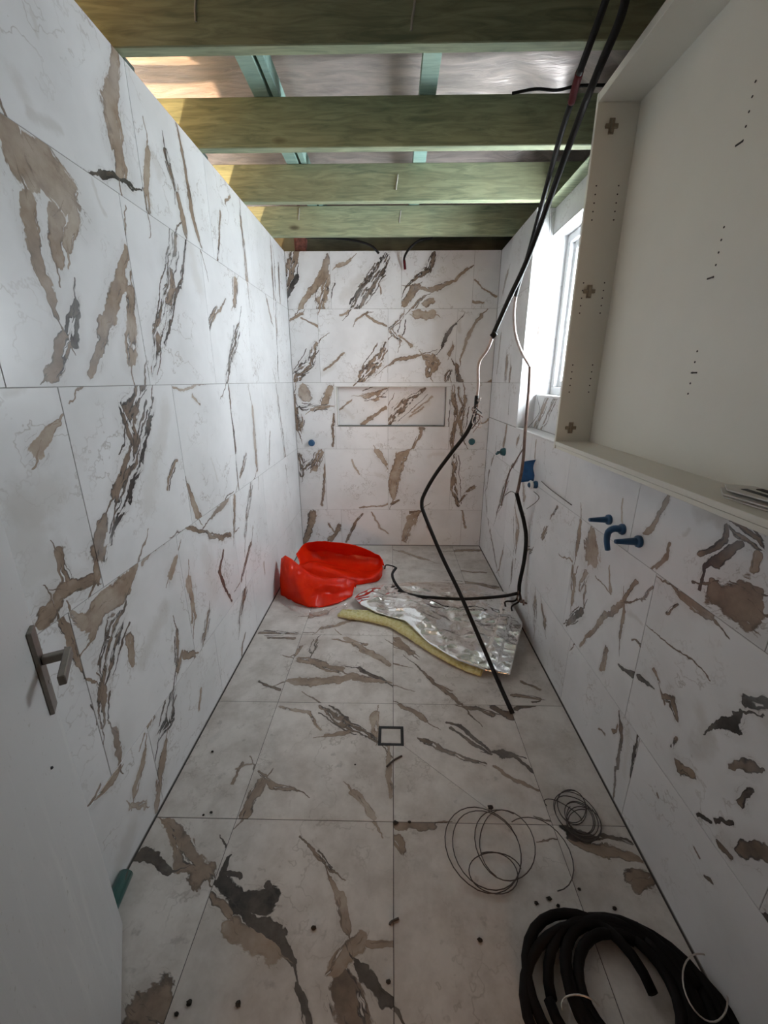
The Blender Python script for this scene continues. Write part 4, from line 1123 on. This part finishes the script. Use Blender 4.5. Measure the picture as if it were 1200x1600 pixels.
plug(953, 812, 'upper blue pipe plug sticking out of the right wall below the cabinet')
plug(1000, 846, 'lower right blue pipe plug sticking out below the cabinet', .019, .09)
p = atx(974, 827, XR)
bm = bm_()
lathe(bm, [(0, .021), (.006, .022), (.013, .019)], p, (-1, 0, 0), 20)
tube(bm, spline([p + Vector((-.01, 0, 0)), p + Vector((-.032, .004, .001)), p + Vector((-.050, .008, -.014)), p + Vector((-.048, .014, -.05)), p + Vector((-.036, .018, -.092))], 5), .014, 12, lambda t: 1.0 - .25 * t)
o = obj('pipe_plug', bm, M_BLUE, smooth=True, origin=p)
tag(o, 'bent blue pipe plug hooked downward between the other two', 'plug', 'blue pipe plugs on the right wall')
# wall caps on the back wall
for px, py, mat, lab in [(487, 692, M_BLUE, 'small round blue plug on the far wall left of the niche'), (737, 690, M_TEAL, 'small round dark teal plug on the far wall right of the niche')]:
    p = at(px, py, YB)
    bm = bm_(); lathe(bm, [(0, .030), (.008, .031), (.014, .026), (.03, .024), (.034, .018)], p, (0, -1, 0), 20)
    tag(obj('wall_plug', bm, mat, origin=p), lab, 'plug', 'round plugs on the far wall')
# blue flap with a capped spout on the right wall
p = atx(838, 722, XR)
bm = bm_()
N = 8
rows = []
for i in range(N + 1):
    t = i / N
    rows.append([bm.verts.new(p + Vector((-.004 - .072 * s - .010 * math.sin(t * 5 + s * 3), .03 * s + .01 * t, .015 - .135 * t - .02 * s))) for s in (0, .25, .5, .75, 1)])
for A, Bq in zip(rows, rows[1:]):
    for k in range(4):
        bm.faces.new((A[k], A[k + 1], Bq[k + 1], Bq[k]))
fl = obj('plastic_flap', bm, plain('bright_blue_plastic', (0.015, 0.10, 0.27), .35, var=.25, scale=20), smooth=True, origin=p)
fl.modifiers.new('thickness', 'SOLIDIFY').thickness = .004
tag(fl, 'bright blue plastic flap on the right wall below the window ledge', 'flap')
p = atx(839, 757, XR)
bm = bm_(); lathe(bm, [(0, .022), (.008, .024), (.03, .017), (.05, .016), (.056, .010)], p, (-1, -.1, -.05), 18)
pc = obj('pipe_plug', bm, M_BLUE, origin=p)
bm = bm_(); lathe(bm, [(0, .024), (.01, .028), (.018, .024)], p + Vector((-.030, -.003, -.001)), (-1, -.1, -.05), 18); obj('white_collar', bm, M_WHITE, pc)
tag(pc, 'blue plug with a white collar under the bright blue flap', 'plug')
p = atx(789, 706, XR)
bm = bm_()
lathe(bm, [(0, .03), (.01, .031), (.03, .026), (.04, .012)], p, (-1, 0, 0), 16)
for a in range(3):
    tube(bm, [p + Vector((-.03, .01 * (a - 1), 0)), p + Vector((-.065, .02 * (a - 1), -.012 * a))], .009, 6)
tag(obj('pipe_plug', bm, M_TEAL, origin=p), 'small teal winged plug on the right wall beyond the window recess', 'plug')

# ================================================================== floor drain
bm = bm_()
x0, y0, x1, y1 = DR
w = .012
for a, b in [((x0, y0, -.006), (x1, y0 + w, .001)), ((x0, y1 - w, -.006), (x1, y1, .001)), ((x0, y0 + w, -.006), (x0 + w, y1 - w, .001)), ((x1 - w, y0 + w, -.006), (x1, y1 - w, .001))]:
    box(bm, a, b)
dr = obj('floor_drain', bm, plain('black_drain_gap', (0.012, 0.012, 0.012), .6))
tag(dr, 'square tile-insert floor drain with a black rim', 'drain')
c_ = (x0 + w + .001, y0 + w + .001, x1 - w - .001, y1 - w - .001)
t = tile(dr, 'floor', 'floor', c_, 0.0005, name='insert_tile', depth=.006)

# ================================================================== foil-faced insulation
g = G('silver_foil')
co = objco(g)
vo = g.node('ShaderNodeTexVoronoi', feature='F1'); vo.inputs['Scale'].default_value = 8.0
g.put(vo.inputs['Vector'], g.v('ADD', co, g.v('SCALE', g.noise(co, 4.0, 3.0)[1], scale=.25)))
M_FOIL = g.done(g.bsdf(Base_Color=(0.80, 0.79, 0.77), Metallic=0.95, Roughness=0.17, Normal=g.bump(g.m('ADD', vo.outputs['Distance'], g.m('MULTIPLY', g.noise(co, 14.0, 3.0)[0], .5)), 0.55, 0.016)))
g = G('yellow_glass_wool')
co = objco(g)
nz = g.noise(co, 45.0, 5.0, 0.7)[0]
M_WOOL = g.done(g.bsdf(Base_Color=g.mix(g.remap(nz, .35, .65), (0.74, 0.66, 0.24), (0.92, 0.87, 0.52)), Roughness=0.95, Normal=g.bump(nz, 1.0, 0.02)))

front = [(554, 934), (563, 945), (587, 957), (632, 970), (670, 1005), (715, 1032), (757, 1047), (797, 1054)]
backe = [(560, 928), (578, 920), (600, 914), (635, 910), (690, 909), (745, 913), (792, 926), (817, 975)]


def foil_pt(u, v):
    """u along the sheet (left to right), v from the front edge to the back edge."""
    def ev(L):
        f = u * (len(L) - 1); i = min(int(f), len(L) - 2); k = f - i
        return (L[i][0] * (1 - k) + L[i + 1][0] * k, L[i][1] * (1 - k) + L[i + 1][1] * k)
    a = atz(*ev(front), .045)
    zb = .045 + .05 * u
    b = atz(*ev(backe), zb)
    if b.x > .86:
        b = at(*ev(backe), 2.2); 
        b = atx(*ev(backe), .845)
    p = a.lerp(b, v)
    q = Vector((p.x * 5, p.y * 5, 2.0))
    h = .05 * abs(mnoise.noise(q * .7)) + .012 * mnoise.noise(Vector((p.x * 9 + p.y * 6, p.y * 4, 5)))
    env = math.sin(math.pi * min(max(v, 0), 1)) ** .6 * min(1, u * 5)
    rid = .012 * max(0, 1 - abs(mnoise.noise(Vector((p.x * 3 + p.y * 7, p.y * 4 - p.x * 2, 9.0)))) * 6) + .006 * max(0, 1 - abs(mnoise.noise(Vector((p.x * 9 + p.y * 16, p.y * 8 - p.x * 6, 4.0)))) * 5)
    p.z += env * (h + rid) + .01 * env
    p.x = min(p.x, .868)
    p.z = max(p.z, .016)
    return p


ins = empty('foil_insulation', (.25, 2.45, 0))
tag(ins, 'crumpled silver foil-faced insulation sheet lying on the floor', 'insulation')
bm = bm_()
NU, NV = 120, 70
gr = [[bm.verts.new(foil_pt(i / NU, k / NV)) for k in range(NV + 1)] for i in range(NU + 1)]
for i in range(NU):
    for k in range(NV):
        bm.faces.new((gr[i][k], gr[i + 1][k], gr[i + 1][k + 1], gr[i][k + 1]))
fo = obj('foil_facing', bm, M_FOIL, ins, smooth=True)
fo.modifiers.new('thickness', 'SOLIDIFY').thickness = .0015
# wool: slab under the foil that shows along the front edge
bm = bm_()
wf = [(528, 964), (545, 968), (575, 972), (608, 980), (640, 999), (668, 1018), (700, 1036), (730, 1050), (752, 1057)]
prev = None
NW = 64
rings = []
for i in range(NW + 1):
    f = i / NW * (len(wf) - 1); a = min(int(f), len(wf) - 2); k = f - a
    e = atz(wf[a][0] * (1 - k) + wf[a + 1][0] * k, wf[a][1] * (1 - k) + wf[a + 1][1] * k, .004)
    jit = .008 * mnoise.noise(Vector((i * .7, 0, 4)))
    inn = Vector((.10, .22, 0)) * min(1, .25 + i / NW)
    th = .031 * (.65 + .35 * math.sin(math.pi * min(1, .15 + i / NW))) + jit
    e += Vector((jit * .6, -abs(jit), 0))
    prof = [(0, .004), (-.010, th * .35), (-.004, th * .75), (.03, th), (.4, th * .9), (1, .03), (1, .004)]
    rings.append([bm.verts.new(e + inn * max(s, -.2) + Vector((.5 * min(s, 0), min(s, 0), 0)) * .6 + Vector((0, 0, z))) for s, z in prof])
for A, Bq in zip(rings, rings[1:]):
    for k in range(7):
        bm.faces.new((A[k], A[(k + 1) % 7], Bq[(k + 1) % 7], Bq[k]))
bm.faces.new(rings[0][::-1]); bm.faces.new(rings[-1])
obj('wool_batt', bm, M_WOOL, ins, smooth=True)

# ================================================================== red plastic bag
g = G('red_plastic_film')
co = objco(g)
nz = g.noise(co, 9.0, 4.0, .6, .6)[0]
pb = g.node('ShaderNodeBsdfPrincipled')
g.put(pb.inputs['Base Color'], g.mix(g.remap(nz, .35, .7), (1.0, 0.045, 0.008), (0.88, 0.022, 0.006)))
pb.inputs['Roughness'].default_value = 0.14
pb.inputs['Specular IOR Level'].default_value = 0.35
g.put(pb.inputs['Normal'], g.bump(g.noise(co, 16.0, 4.0, .55, 1.5)[0], .35, .02))
tr = g.node('ShaderNodeBsdfTranslucent'); tr.inputs[0].default_value = (1.0, 0.06, 0.01, 1)
mx = g.node('ShaderNodeMixShader'); mx.inputs[0].default_value = 0.38
g.put(mx.inputs[1], pb.outputs[0]); g.put(mx.inputs[2], tr.outputs[0])
M_BAG = g.done(mx.outputs[0])


def loft(bm, net, ground=(), sub=10, amp=.012, freq=9.0, seed=0.0):
    """Smooth sheet through a net of points, lightly crumpled; `ground` rows are set on the floor."""
    P = []
    for st in net:
        col = []
        for k, q in enumerate(st):
            p = at(*q)
            if k in ground:
                p.z = .004
            col.append(p)
        P.append(spline(col, sub))
    rows = [spline([P[i][k] for i in range(len(P))], sub) for k in range(len(P[0]))]
    V = []
    for k, row in enumerate(rows):
        L = []
        for p in row:
            q = p * freq + Vector((seed, -seed, seed))
            w = Vector((mnoise.noise(q * .5), mnoise.noise(q * .5 + Vector((9, 0, 0))), 0))
            r = 1 - 2.2 * abs(mnoise.noise(q + w * 1.6))
            p = p + Vector((.4 * r, -.5 * r, r)) * amp
            p.z = max(p.z, .004)
            p.x = max(p.x, XL + .006)
            L.append(bm.verts.new(p))
        V.append(L)
    for A_, B_ in zip(V, V[1:]):
        for k in range(len(A_) - 1):
            bm.faces.new((A_[k], A_[k + 1], B_[k + 1], B_[k]))


bm = bm_()
loft(bm, [
    [(474, 872, 3.26), (463, 866, 3.13), (466, 873, 3.09), (468, 880, 3.06), (466, 888, 2.98), (466, 905, 2.92)],
    [(490, 862, 3.38), (478, 850, 3.20), (484, 861, 3.26), (492, 876, 3.24), (486, 883, 3.02), (482, 908, 2.93)],
    [(520, 864, 3.42), (503, 847, 3.22), (510, 862, 3.30), (515, 880, 3.26), (510, 889, 3.03), (508, 912, 2.95)],
    [(548, 866, 3.42), (535, 850, 3.24), (540, 864, 3.34), (542, 885, 3.26), (538, 899, 3.02), (538, 914, 2.98)],
    [(580, 872, 3.42), (566, 857, 3.26), (566, 868, 3.34), (566, 888, 3.26), (566, 904, 3.06), (566, 912, 3.03)],
    [(598, 880, 3.38), (588, 866, 3.30), (588, 873, 3.34), (588, 886, 3.28), (589, 896, 3.12), (589, 903, 3.08)],
    [(601, 886, 3.32), (598, 875, 3.29), (597, 880, 3.27), (597, 884, 3.25), (597, 888, 3.22), (597, 894, 3.18)]], (0, 5), 8, .011, 8.0, 2.0)
loft(bm, [
    [(442, 892, 3.02), (440, 873, 2.94), (438, 890, 2.88), (437, 912, 2.85), (438, 925, 2.84)],
    [(460, 890, 3.02), (449, 870, 2.93), (447, 892, 2.83), (452, 918, 2.77), (455, 935, 2.75)],
    [(478, 895, 3.00), (463, 881, 2.91), (461, 900, 2.80), (463, 926, 2.72), (468, 945, 2.70)],
    [(500, 903, 3.00), (486, 897, 2.91), (484, 908, 2.79), (478, 934, 2.68), (482, 951, 2.66)],
    [(520, 905, 3.00), (508, 903, 2.90), (506, 914, 2.78), (505, 930, 2.76), (505, 951, 2.67)],
    [(545, 908, 3.00), (535, 903, 2.92), (532, 914, 2.84), (530, 928, 2.79), (530, 946, 2.73)],
    [(556, 912, 2.97), (556, 911, 2.94), (554, 916, 2.90), (552, 924, 2.86), (550, 934, 2.83)]], (0, 4), 8, .012, 9.0, 5.0)
bag = obj('plastic_bag', bm, M_BAG, smooth=True)
bag.modifiers.new('thickness', 'SOLIDIFY').thickness = .0012
tag(bag, 'crumpled glossy red plastic bag against the left wall', 'bag')

# clear film around the bag
g = G('clear_film')
tp = g.node('ShaderNodeBsdfTransparent'); tp.inputs[0].default_value = (.96, .93, .92, 1)
gs = g.node('ShaderNodeBsdfGlossy'); gs.inputs['Roughness'].default_value = .12
co = objco(g)
g.put(gs.inputs['Normal'], g.bump(g.noise(co, 20.0, 4.0, .6, 1.0)[0], .6, .02))
mx = g.node('ShaderNodeMixShader'); mx.inputs[0].default_value = .20
g.put(mx.inputs[1], tp.outputs[0]); g.put(mx.inputs[2], gs.outputs[0])
M_FILM = g.done(mx.outputs[0])
bm = bm_()
NU, NV = 50, 24
fa = [(434, 938), (450, 953), (480, 964), (512, 963), (532, 956), (548, 948)]
fb = [(437, 928), (452, 940), (478, 953), (505, 954), (528, 949), (545, 941)]
gr = []
for i in range(NU + 1):
    f = i / NU * 5; a = min(int(f), 4); k = f - a
    A = atz(fa[a][0] * (1 - k) + fa[a + 1][0] * k, fa[a][1] * (1 - k) + fa[a + 1][1] * k, .006)
    Bq = atz(fb[a][0] * (1 - k) + fb[a + 1][0] * k, fb[a][1] * (1 - k) + fb[a + 1][1] * k, .02)
    row = []
    for k2 in range(NV + 1):
        p = A.lerp(Bq, k2 / NV)
        p.z += .03 * abs(mnoise.noise(Vector((p.x * 9, p.y * 9, 1)))) + .012 * abs(mnoise.noise(Vector((p.x * 25, p.y * 18, 3))))
        p.x = max(p.x, XL + .005)
        row.append(bm.verts.new(p))
    gr.append(row)
for i in range(NU):
    for k in range(NV):
        bm.faces.new((gr[i][k], gr[i + 1][k], gr[i + 1][k + 1], gr[i][k + 1]))
tag(obj('plastic_film', bm, M_FILM, smooth=True), 'clear plastic film lying in front of the red bag', 'plastic film')

# ================================================================== cables
M_BLACK = plain('black_cable_sheath', (0.008, 0.0075, 0.0075), .55, var=.3, spec=.25)
M_TAPE = plain('dull_red_tape', (0.09, 0.005, 0.008), .7, spec=.25)
M_PINK = plain('dusty_pale_conduit', (0.50, 0.43, 0.40), .5, var=.2, scale=30)
M_RUST = plain('dusty_brown_conduit', (0.16, 0.10, 0.08), .5, var=.4, scale=30)
M_WIRE = plain('thin_grey_wire', (0.16, 0.15, 0.14), .5)


def path(pts, n=6):
    return spline([at(*p) for p in pts], n)


def cable(name, pts, rad, mat, parent=None, n=6, seg=8, rfun=None):
    bm = bm_()
    tube(bm, path(pts, n), rad, seg, rfun)
    return obj(name, bm, mat, parent, smooth=True)


# long cable that runs from the ceiling down to the middle of the floor
A1 = [(985, -60, 1.50), (972, 20, 1.56), (935, 110, 1.68), (905, 185, 1.84), (872, 275, 2.02), (845, 350, 2.16), (820, 415, 2.26), (795, 468, 2.33), (771, 522, 2.38)]
ca = cable('hanging_cable', A1, .0125, M_BLACK)
tag(ca, 'black cable hanging from the ceiling and ending on the open floor', 'cable')
cable('conduit', [(771, 522, 2.38), (762, 545, 2.385), (748, 568, 2.39), (747, 600, 2.39), (745, 622, 2.39)], .0085, M_PINK, ca)
cable('lower_run', [(745, 618, 2.39), (742, 645, 2.39), (730, 675, 2.395), (705, 708, 2.40), (680, 742, 2.41), (663, 772, 2.41), (659, 788, 2.40), (664, 806, 2.37), (690, 868, 2.27), (718, 926, 2.15), (752, 1004, 1.97), (778, 1064, 1.81), (801, 1115, 1.672)], .0115, M_BLACK, ca)
for k in range(7):                                   # frayed ends and ties at the joint
    a = 0.9 * k
    cable('frayed_end', [(744, 628 + 4 * k, 2.385), (748 + 3 * math.cos(a), 622 + 5 * k, 2.37), (744 + 7 * math.cos(a + 1), 630 + 5 * k, 2.36), (746 + 9 * math.sin(a), 640 + 6 * k, 2.365)], .0032, [M_PINK, M_BLACK, M_RUST][k % 3], ca, 4, 6)
cable('frayed_end', [(744, 640, 2.38), (738, 660, 2.37), (749, 668, 2.36), (752, 664, 2.36)], .003, M_PINK, ca, 4, 6)
cable('tie_wrap', [(769, 520, 2.37), (774, 526, 2.37)], .016, M_BLACK, ca, 3, 8)

# second cable: ceiling, along the right wall by the window, down to the floor corner
B1 = [(965, -60, 1.45), (945, 5, 1.52), (925, 60, 1.58), (905, 115, 1.66)]
cb = cable('hanging_cable', B1, .011, M_BLACK)
tag(cb, 'black cable with red tape hanging down past the window to the right wall', 'cable')
cable('red_tape', [(906, 112, 1.66), (898, 140, 1.72), (893, 160, 1.76)], .0125, M_TAPE, cb)
cable('upper_run', [(893, 158, 1.76), (878, 205, 1.86), (862, 262, 2.0), (845, 325, 2.16), (826, 395, 2.36), (812, 440, 2.48), (806, 462, 2.54)], .0105, M_BLACK, cb)
cable('conduit', [(806, 462, 2.54), (803, 490, 2.58), (805, 520, 2.60), (814, 548, 2.61), (828, 573, 2.61)], .0085, M_PINK, cb)
cable('conduit', [(828, 573, 2.61), (826, 612, 2.61), (821, 668, 2.55), (817, 722, 2.50), (810, 762, 2.50), (807, 772, 2.50)], .0095, M_RUST, cb)
cable('lower_run', [(807, 770, 2.50), (812, 790, 2.50), (818, 812, 2.53), (822, 840, 2.50), (819, 875, 2.48), (812, 910, 2.46), (811, 926, 2.45)], .0125, M_BLACK, cb)
for k, (ex, ey) in enumerate([(790, 948), (826, 952), (800, 955), (818, 946)]):
    cable('frayed_end', [(811, 920, 2.45), (806 + 3 * k, 938, 2.43), (ex, ey - 8, 2.40), (ex, ey, 2.38)], .006, [M_BLACK, M_RUST][k % 2], cb, 4, 6)
cable('thin_offshoot', [(818, 700, 2.52), (806, 720, 2.58), (795, 740, 2.64), (789, 765, 2.68), (783, 790, 2.70)], .004, M_RUST, cb, 4, 6)
cable('thin_offshoot', [(807, 772, 2.50), (798, 768, 2.58), (788, 775, 2.6)], .0025, M_WIRE, cb, 4, 6)
# white mark
cable('cable_tie', [(817, 803, 2.53), (818.5, 805, 2.53)], .0145, M_WHITE, cb, 2, 8)

# cable lying across the foil
cf = cable('floor_cable', [(809, 927, 2.44), (790, 931, 2.50), (760, 934, 2.55), (720, 936, 2.58), (680, 934, 2.62), (650, 931, 2.68), (630, 925, 2.76), (617, 910, 2.88), (613, 897, 2.97), (619, 887, 3.03)], .011, M_BLACK)
tag(cf, 'black cable lying across the silver foil with an upturned hook', 'cable')
cable('hooked_tip', [(619, 887, 3.03), (612, 884, 3.05), (603, 883, 3.06), (601, 889, 3.05)], .006, M_BLACK, cf, 4, 6)

# cables at the ceiling
c1 = cable('ceiling_cable', [(478, 371, 3.80), (520, 372, 3.80), (555, 376, 3.79), (580, 384, 3.78), (592, 396, 3.80)], .009, M_BLACK)
tag(c1, 'black cable dropping over the top of the far wall, left of middle', 'cable')
c2 = cable('ceiling_cable', [(676, 372, 3.80), (655, 376, 3.79), (640, 388, 3.79), (632, 402, 3.82), (632, 414, 3.845)], .009, M_BLACK)
cable('red_tip', [(631.5, 406, 3.83), (633, 421, 3.85)], .0105, M_TAPE, c2, 3)
tag(c2, 'black cable with a red end over the far wall near the middle', 'cable')
c3 = cable('ceiling_cable', [(800, 146, 2.26), (838, 139, 2.25), (870, 141, 2.25), (905, 134, 2.24), (960, 133, 2.23)], .006, M_BLACK)
tag(c3, 'black cable running along the upper edge of the second joist', 'cable')
bm = bm_()
pp = at(470, 378, 3.95)
box(bm, pp + Vector((-.05, -.02, -.075)), pp + Vector((.05, .02, .06)), .01)
for v in bm.verts:
    v.co += Vector((mnoise.noise(v.co * 30), 0, mnoise.noise(v.co * 37))) * .02
tag(obj('brick_offcut', bm, plain('red_brick', (0.16, 0.06, 0.045), .9, var=.5, scale=30, bump=.5)), 'reddish brick piece above the far left corner of the tiling', 'brick')

# loose strings by the window
s1 = cable('loose_string', [(860, 300, 2.75), (858, 370, 2.78), (856, 430, 2.80), (849, 480, 2.80), (843, 512, 2.80), (840, 560, 2.80), (838, 610, 2.80), (843, 640, 2.80), (836, 655, 2.80), (825, 668, 2.80)], .0016, M_WIRE)
tag(s1, 'thin grey string hanging in front of the window recess', 'string')
s2 = cable('loose_string', [(862, 305, 2.76), (861, 400, 2.78), (859, 450, 2.79), (850, 480, 2.79)], .0014, M_WIRE)
tag(s2, 'shorter thin string beside the longer one at the window', 'string')
p1, p2 = atx(846, 752, XR - .012), atx(893, 789, XR - .008)
bm = bm_(); tube(bm, spline([p1, p1.lerp(p2, .35) + Vector((0, 0, -.005)), p2], 6), .0025, 6)
tag(obj('loose_wire', bm, M_WIRE, smooth=True), 'thin dark wire slanting across the right wall from the blue plug', 'wire')
p1 = [atx(834, 768, XR - .012), atx(842, 776, XR - .03), atx(838, 784, XR - .02), atx(823, 795, XR - .012)]
bm = bm_(); tube(bm, spline(p1, 6), .0022, 6)
tag(obj('loose_wire', bm, M_WIRE, smooth=True), 'small bent wire below the white-collared blue plug', 'wire')

# ================================================================== coils on the floor
M_DARKW = plain('dark_dusty_wire', (0.055, 0.045, 0.04), .55)


def coil(name, loops, rad, mat, lab, cat, jitter=.05, z=.004, seg=6):
    bm = bm_()
    for (px, py, rx, ry, rot, n, ph, arc) in loops:
        c = atz(px, py, 0)
        pts = []
        steps = max(12, int(28 * n * arc))
        for i in range(steps + 1):
            t = ph + 2 * math.pi * n * arc * i / steps
            k = 1 + jitter * 4 * mnoise.noise(Vector((t * .5, px * .01, py * .013)))
            x, y = rx * k * math.cos(t), ry * k * math.sin(t)
            pts.append(c + Vector((x * math.cos(rot) - y * math.sin(rot), x * math.sin(rot) + y * math.cos(rot),
                                   z + rad + .012 * (1 + mnoise.noise(Vector((t * .8, px, 3)))) * (.4 if rad < .005 else .9))))
        tube(bm, pts, rad, seg)
    o = obj(name, bm, mat, smooth=True)
    return tag(o, lab, cat)


coil('wire_coil', [(757, 1325, .125, .135, .2, 2, 0.3, 1), (790, 1320, .10, .125, -.2, 1.5, 1.2, 1), (772, 1365, .085, .06, .1, 1.3, 0, 1), (838, 1335, .11, .13, .1, 1, -1.4, .55)], .0018, M_DARKW, 'loose loops of thin dark wire on the floor tiles', 'wire')
coil('wire_tangle', [(900, 1275, .075, .085, .3, 2, 0, 1), (905, 1280, .06, .05, 1.1, 2, 1, 1), (893, 1262, .05, .07, -.5, 2, 2, 1), (912, 1290, .07, .055, .7, 1.5, .5, 1), (880, 1270, .07, .03, -.6, 1, 0, .6)], .0017, M_DARKW, 'small tangle of thin wire near the right wall', 'wire')
coil('hose_coil', [(985, 1555, .165, .14, -.35, 1.0, 0, 1), (990, 1560, .178, .15, -.3, 1.0, .4, 1), (975, 1550, .15, .13, -.2, 1.0, 1, 1), (1000, 1570, .192, .165, -.4, 1.0, 2, 1), (965, 1560, .19, .15, .2, 1.0, 3, 1), (940, 1570, .205, .15, .3, 1, 0.5, 1), (985, 1560, .135, .12, .1, 1, 1.5, 1), (1010, 1575, .205, .15, -.5, 1, 2.5, 1), (925, 1560, .16, .17, 0, 1, 0, .7)], .0145, plain('matt_black_rubber', (0.006, 0.005, 0.005), .75, var=.3, spec=.2), 'heavy coil of black cable in the dark near corner', 'cable coil', jitter=.03, seg=8)
M_BARE = plain('bare_bright_wire', (.55, .5, .45), .3, .9)
coil('bare_wire', [(1095, 1560, .08, .05, .9, 1, 0, .8)], .0022, M_BARE, 'bent bare wire between the black coil and the right wall', 'wire', z=.045)
coil('bare_wire', [(905, 1598, .05, .03, 0, 1, .3, .45)], .0022, M_BARE, 'short curved bright wire at the near edge of the black coil', 'wire', z=.045)

# ================================================================== bottle behind the door
g = G('green_bottle_glass')
gg = g.node('ShaderNodeBsdfPrincipled')
gg.inputs['Base Color'].default_value = (0.05, 0.22, 0.20, 1)
gg.inputs['Roughness'].default_value = .06
gg.inputs['Transmission Weight'].default_value = .6
g.put(gg.inputs['Base Color'], g.mix(g.noise(objco(g), 5.0)[0], (0.04, 0.17, 0.15), (0.06, 0.24, 0.22)))
M_BOTTLE = g.done(gg.outputs[0])
bm = bm_()
bp = Vector((-.868, .80, .026)); bd = Vector((.10, -1, 0)).normalized()
bp = bp
lathe(bm, [(0, .016), (.004, .023), (.12, .024), (.16, .020), (.19, .011), (.23, .010), (.235, .012), (.245, .012)], bp - bd * .13, -bd if False else bd, 20)
bt = obj('glass_bottle', bm, M_BOTTLE, smooth=True)
tag(bt, 'green glass bottle lying on the floor behind the door', 'bottle')

# ================================================================== crumbs on the floor
M_CRUMB = plain('dark_crumb', (0.03, 0.026, 0.022), .9)
spots = [
    (490, 1451, .008, 'lone dark crumb between the big dark floor vein and the centre joint'), (332, 1175, .006, 'tiny crumb near the left wall, level with the drain'),
    (296, 1568, .008, 'dark crumb by the door bottom, middle one of three'), (372, 1570, .008, 'dark crumb by the door bottom, rightmost of three'),
    (276, 1585, .006, 'dark crumb closest to the door bottom, leftmost of three'), (618, 1287, .010, 'dark crumb sitting on the joint crossing below the drain'),
    (640, 1285, .006, 'tiny crumb just right of the joint crossing below the drain'), (766, 1263, .011, 'larger dark crumb touching the top of the wire loops'),
    (858, 1405, .008, 'dark crumb below the wire loops, middle one of three'), (838, 1412, .007, 'dark crumb below the wire loops, leftmost of three'),
    (872, 1416, .006, 'dark crumb below the wire loops, rightmost of three'), (607, 1535, .007, 'dark crumb beside the centre joint nearest the camera'),
    (330, 1270, .006, 'tiny crumb by the left wall, right one of a pair'), (318, 1274, .005, 'tiny crumb by the left wall, left one of a pair'),
    (555, 1195, .004, 'very tiny crumb below and left of the drain'), (750, 1470, .008, 'dark crumb left of the heavy black cable coil'),
    (960, 1420, .007, 'dark crumb just behind the heavy black cable coil'), (905, 1390, .006, 'tiny crumb between the wire tangle and the black coil')]
for px, py, s, lab in spots:
    p = atz(px, py, 0)
    bm = bm_()
    bmesh.ops.create_icosphere(bm, subdivisions=2, radius=1)
    for v in bm.verts:
        k = 1 + .5 * mnoise.noise(v.co * 1.5 + Vector((px, py, 0)))
        v.co = Vector((v.co.x * s * k, v.co.y * s * k * .75, v.co.z * s * .6 * k)) + p + Vector((0, 0, s * .45))
    tag(obj('mortar_crumb', bm, M_CRUMB), lab, 'debris', 'dark crumbs scattered on the floor')
for pts, lab in [([(628, 1181), (615, 1188), (604, 1198)], 'short dark twig-like offcut just below the drain'), ([(623, 1435), (611, 1441), (609, 1445)], 'short dark stub beside the centre joint near the camera')]:
    bm = bm_(); tube(bm, spline([atz(*q, .006) for q in pts], 5), .004, 6)
    tag(obj('cable_offcut', bm, M_DARKW), lab, 'offcut')
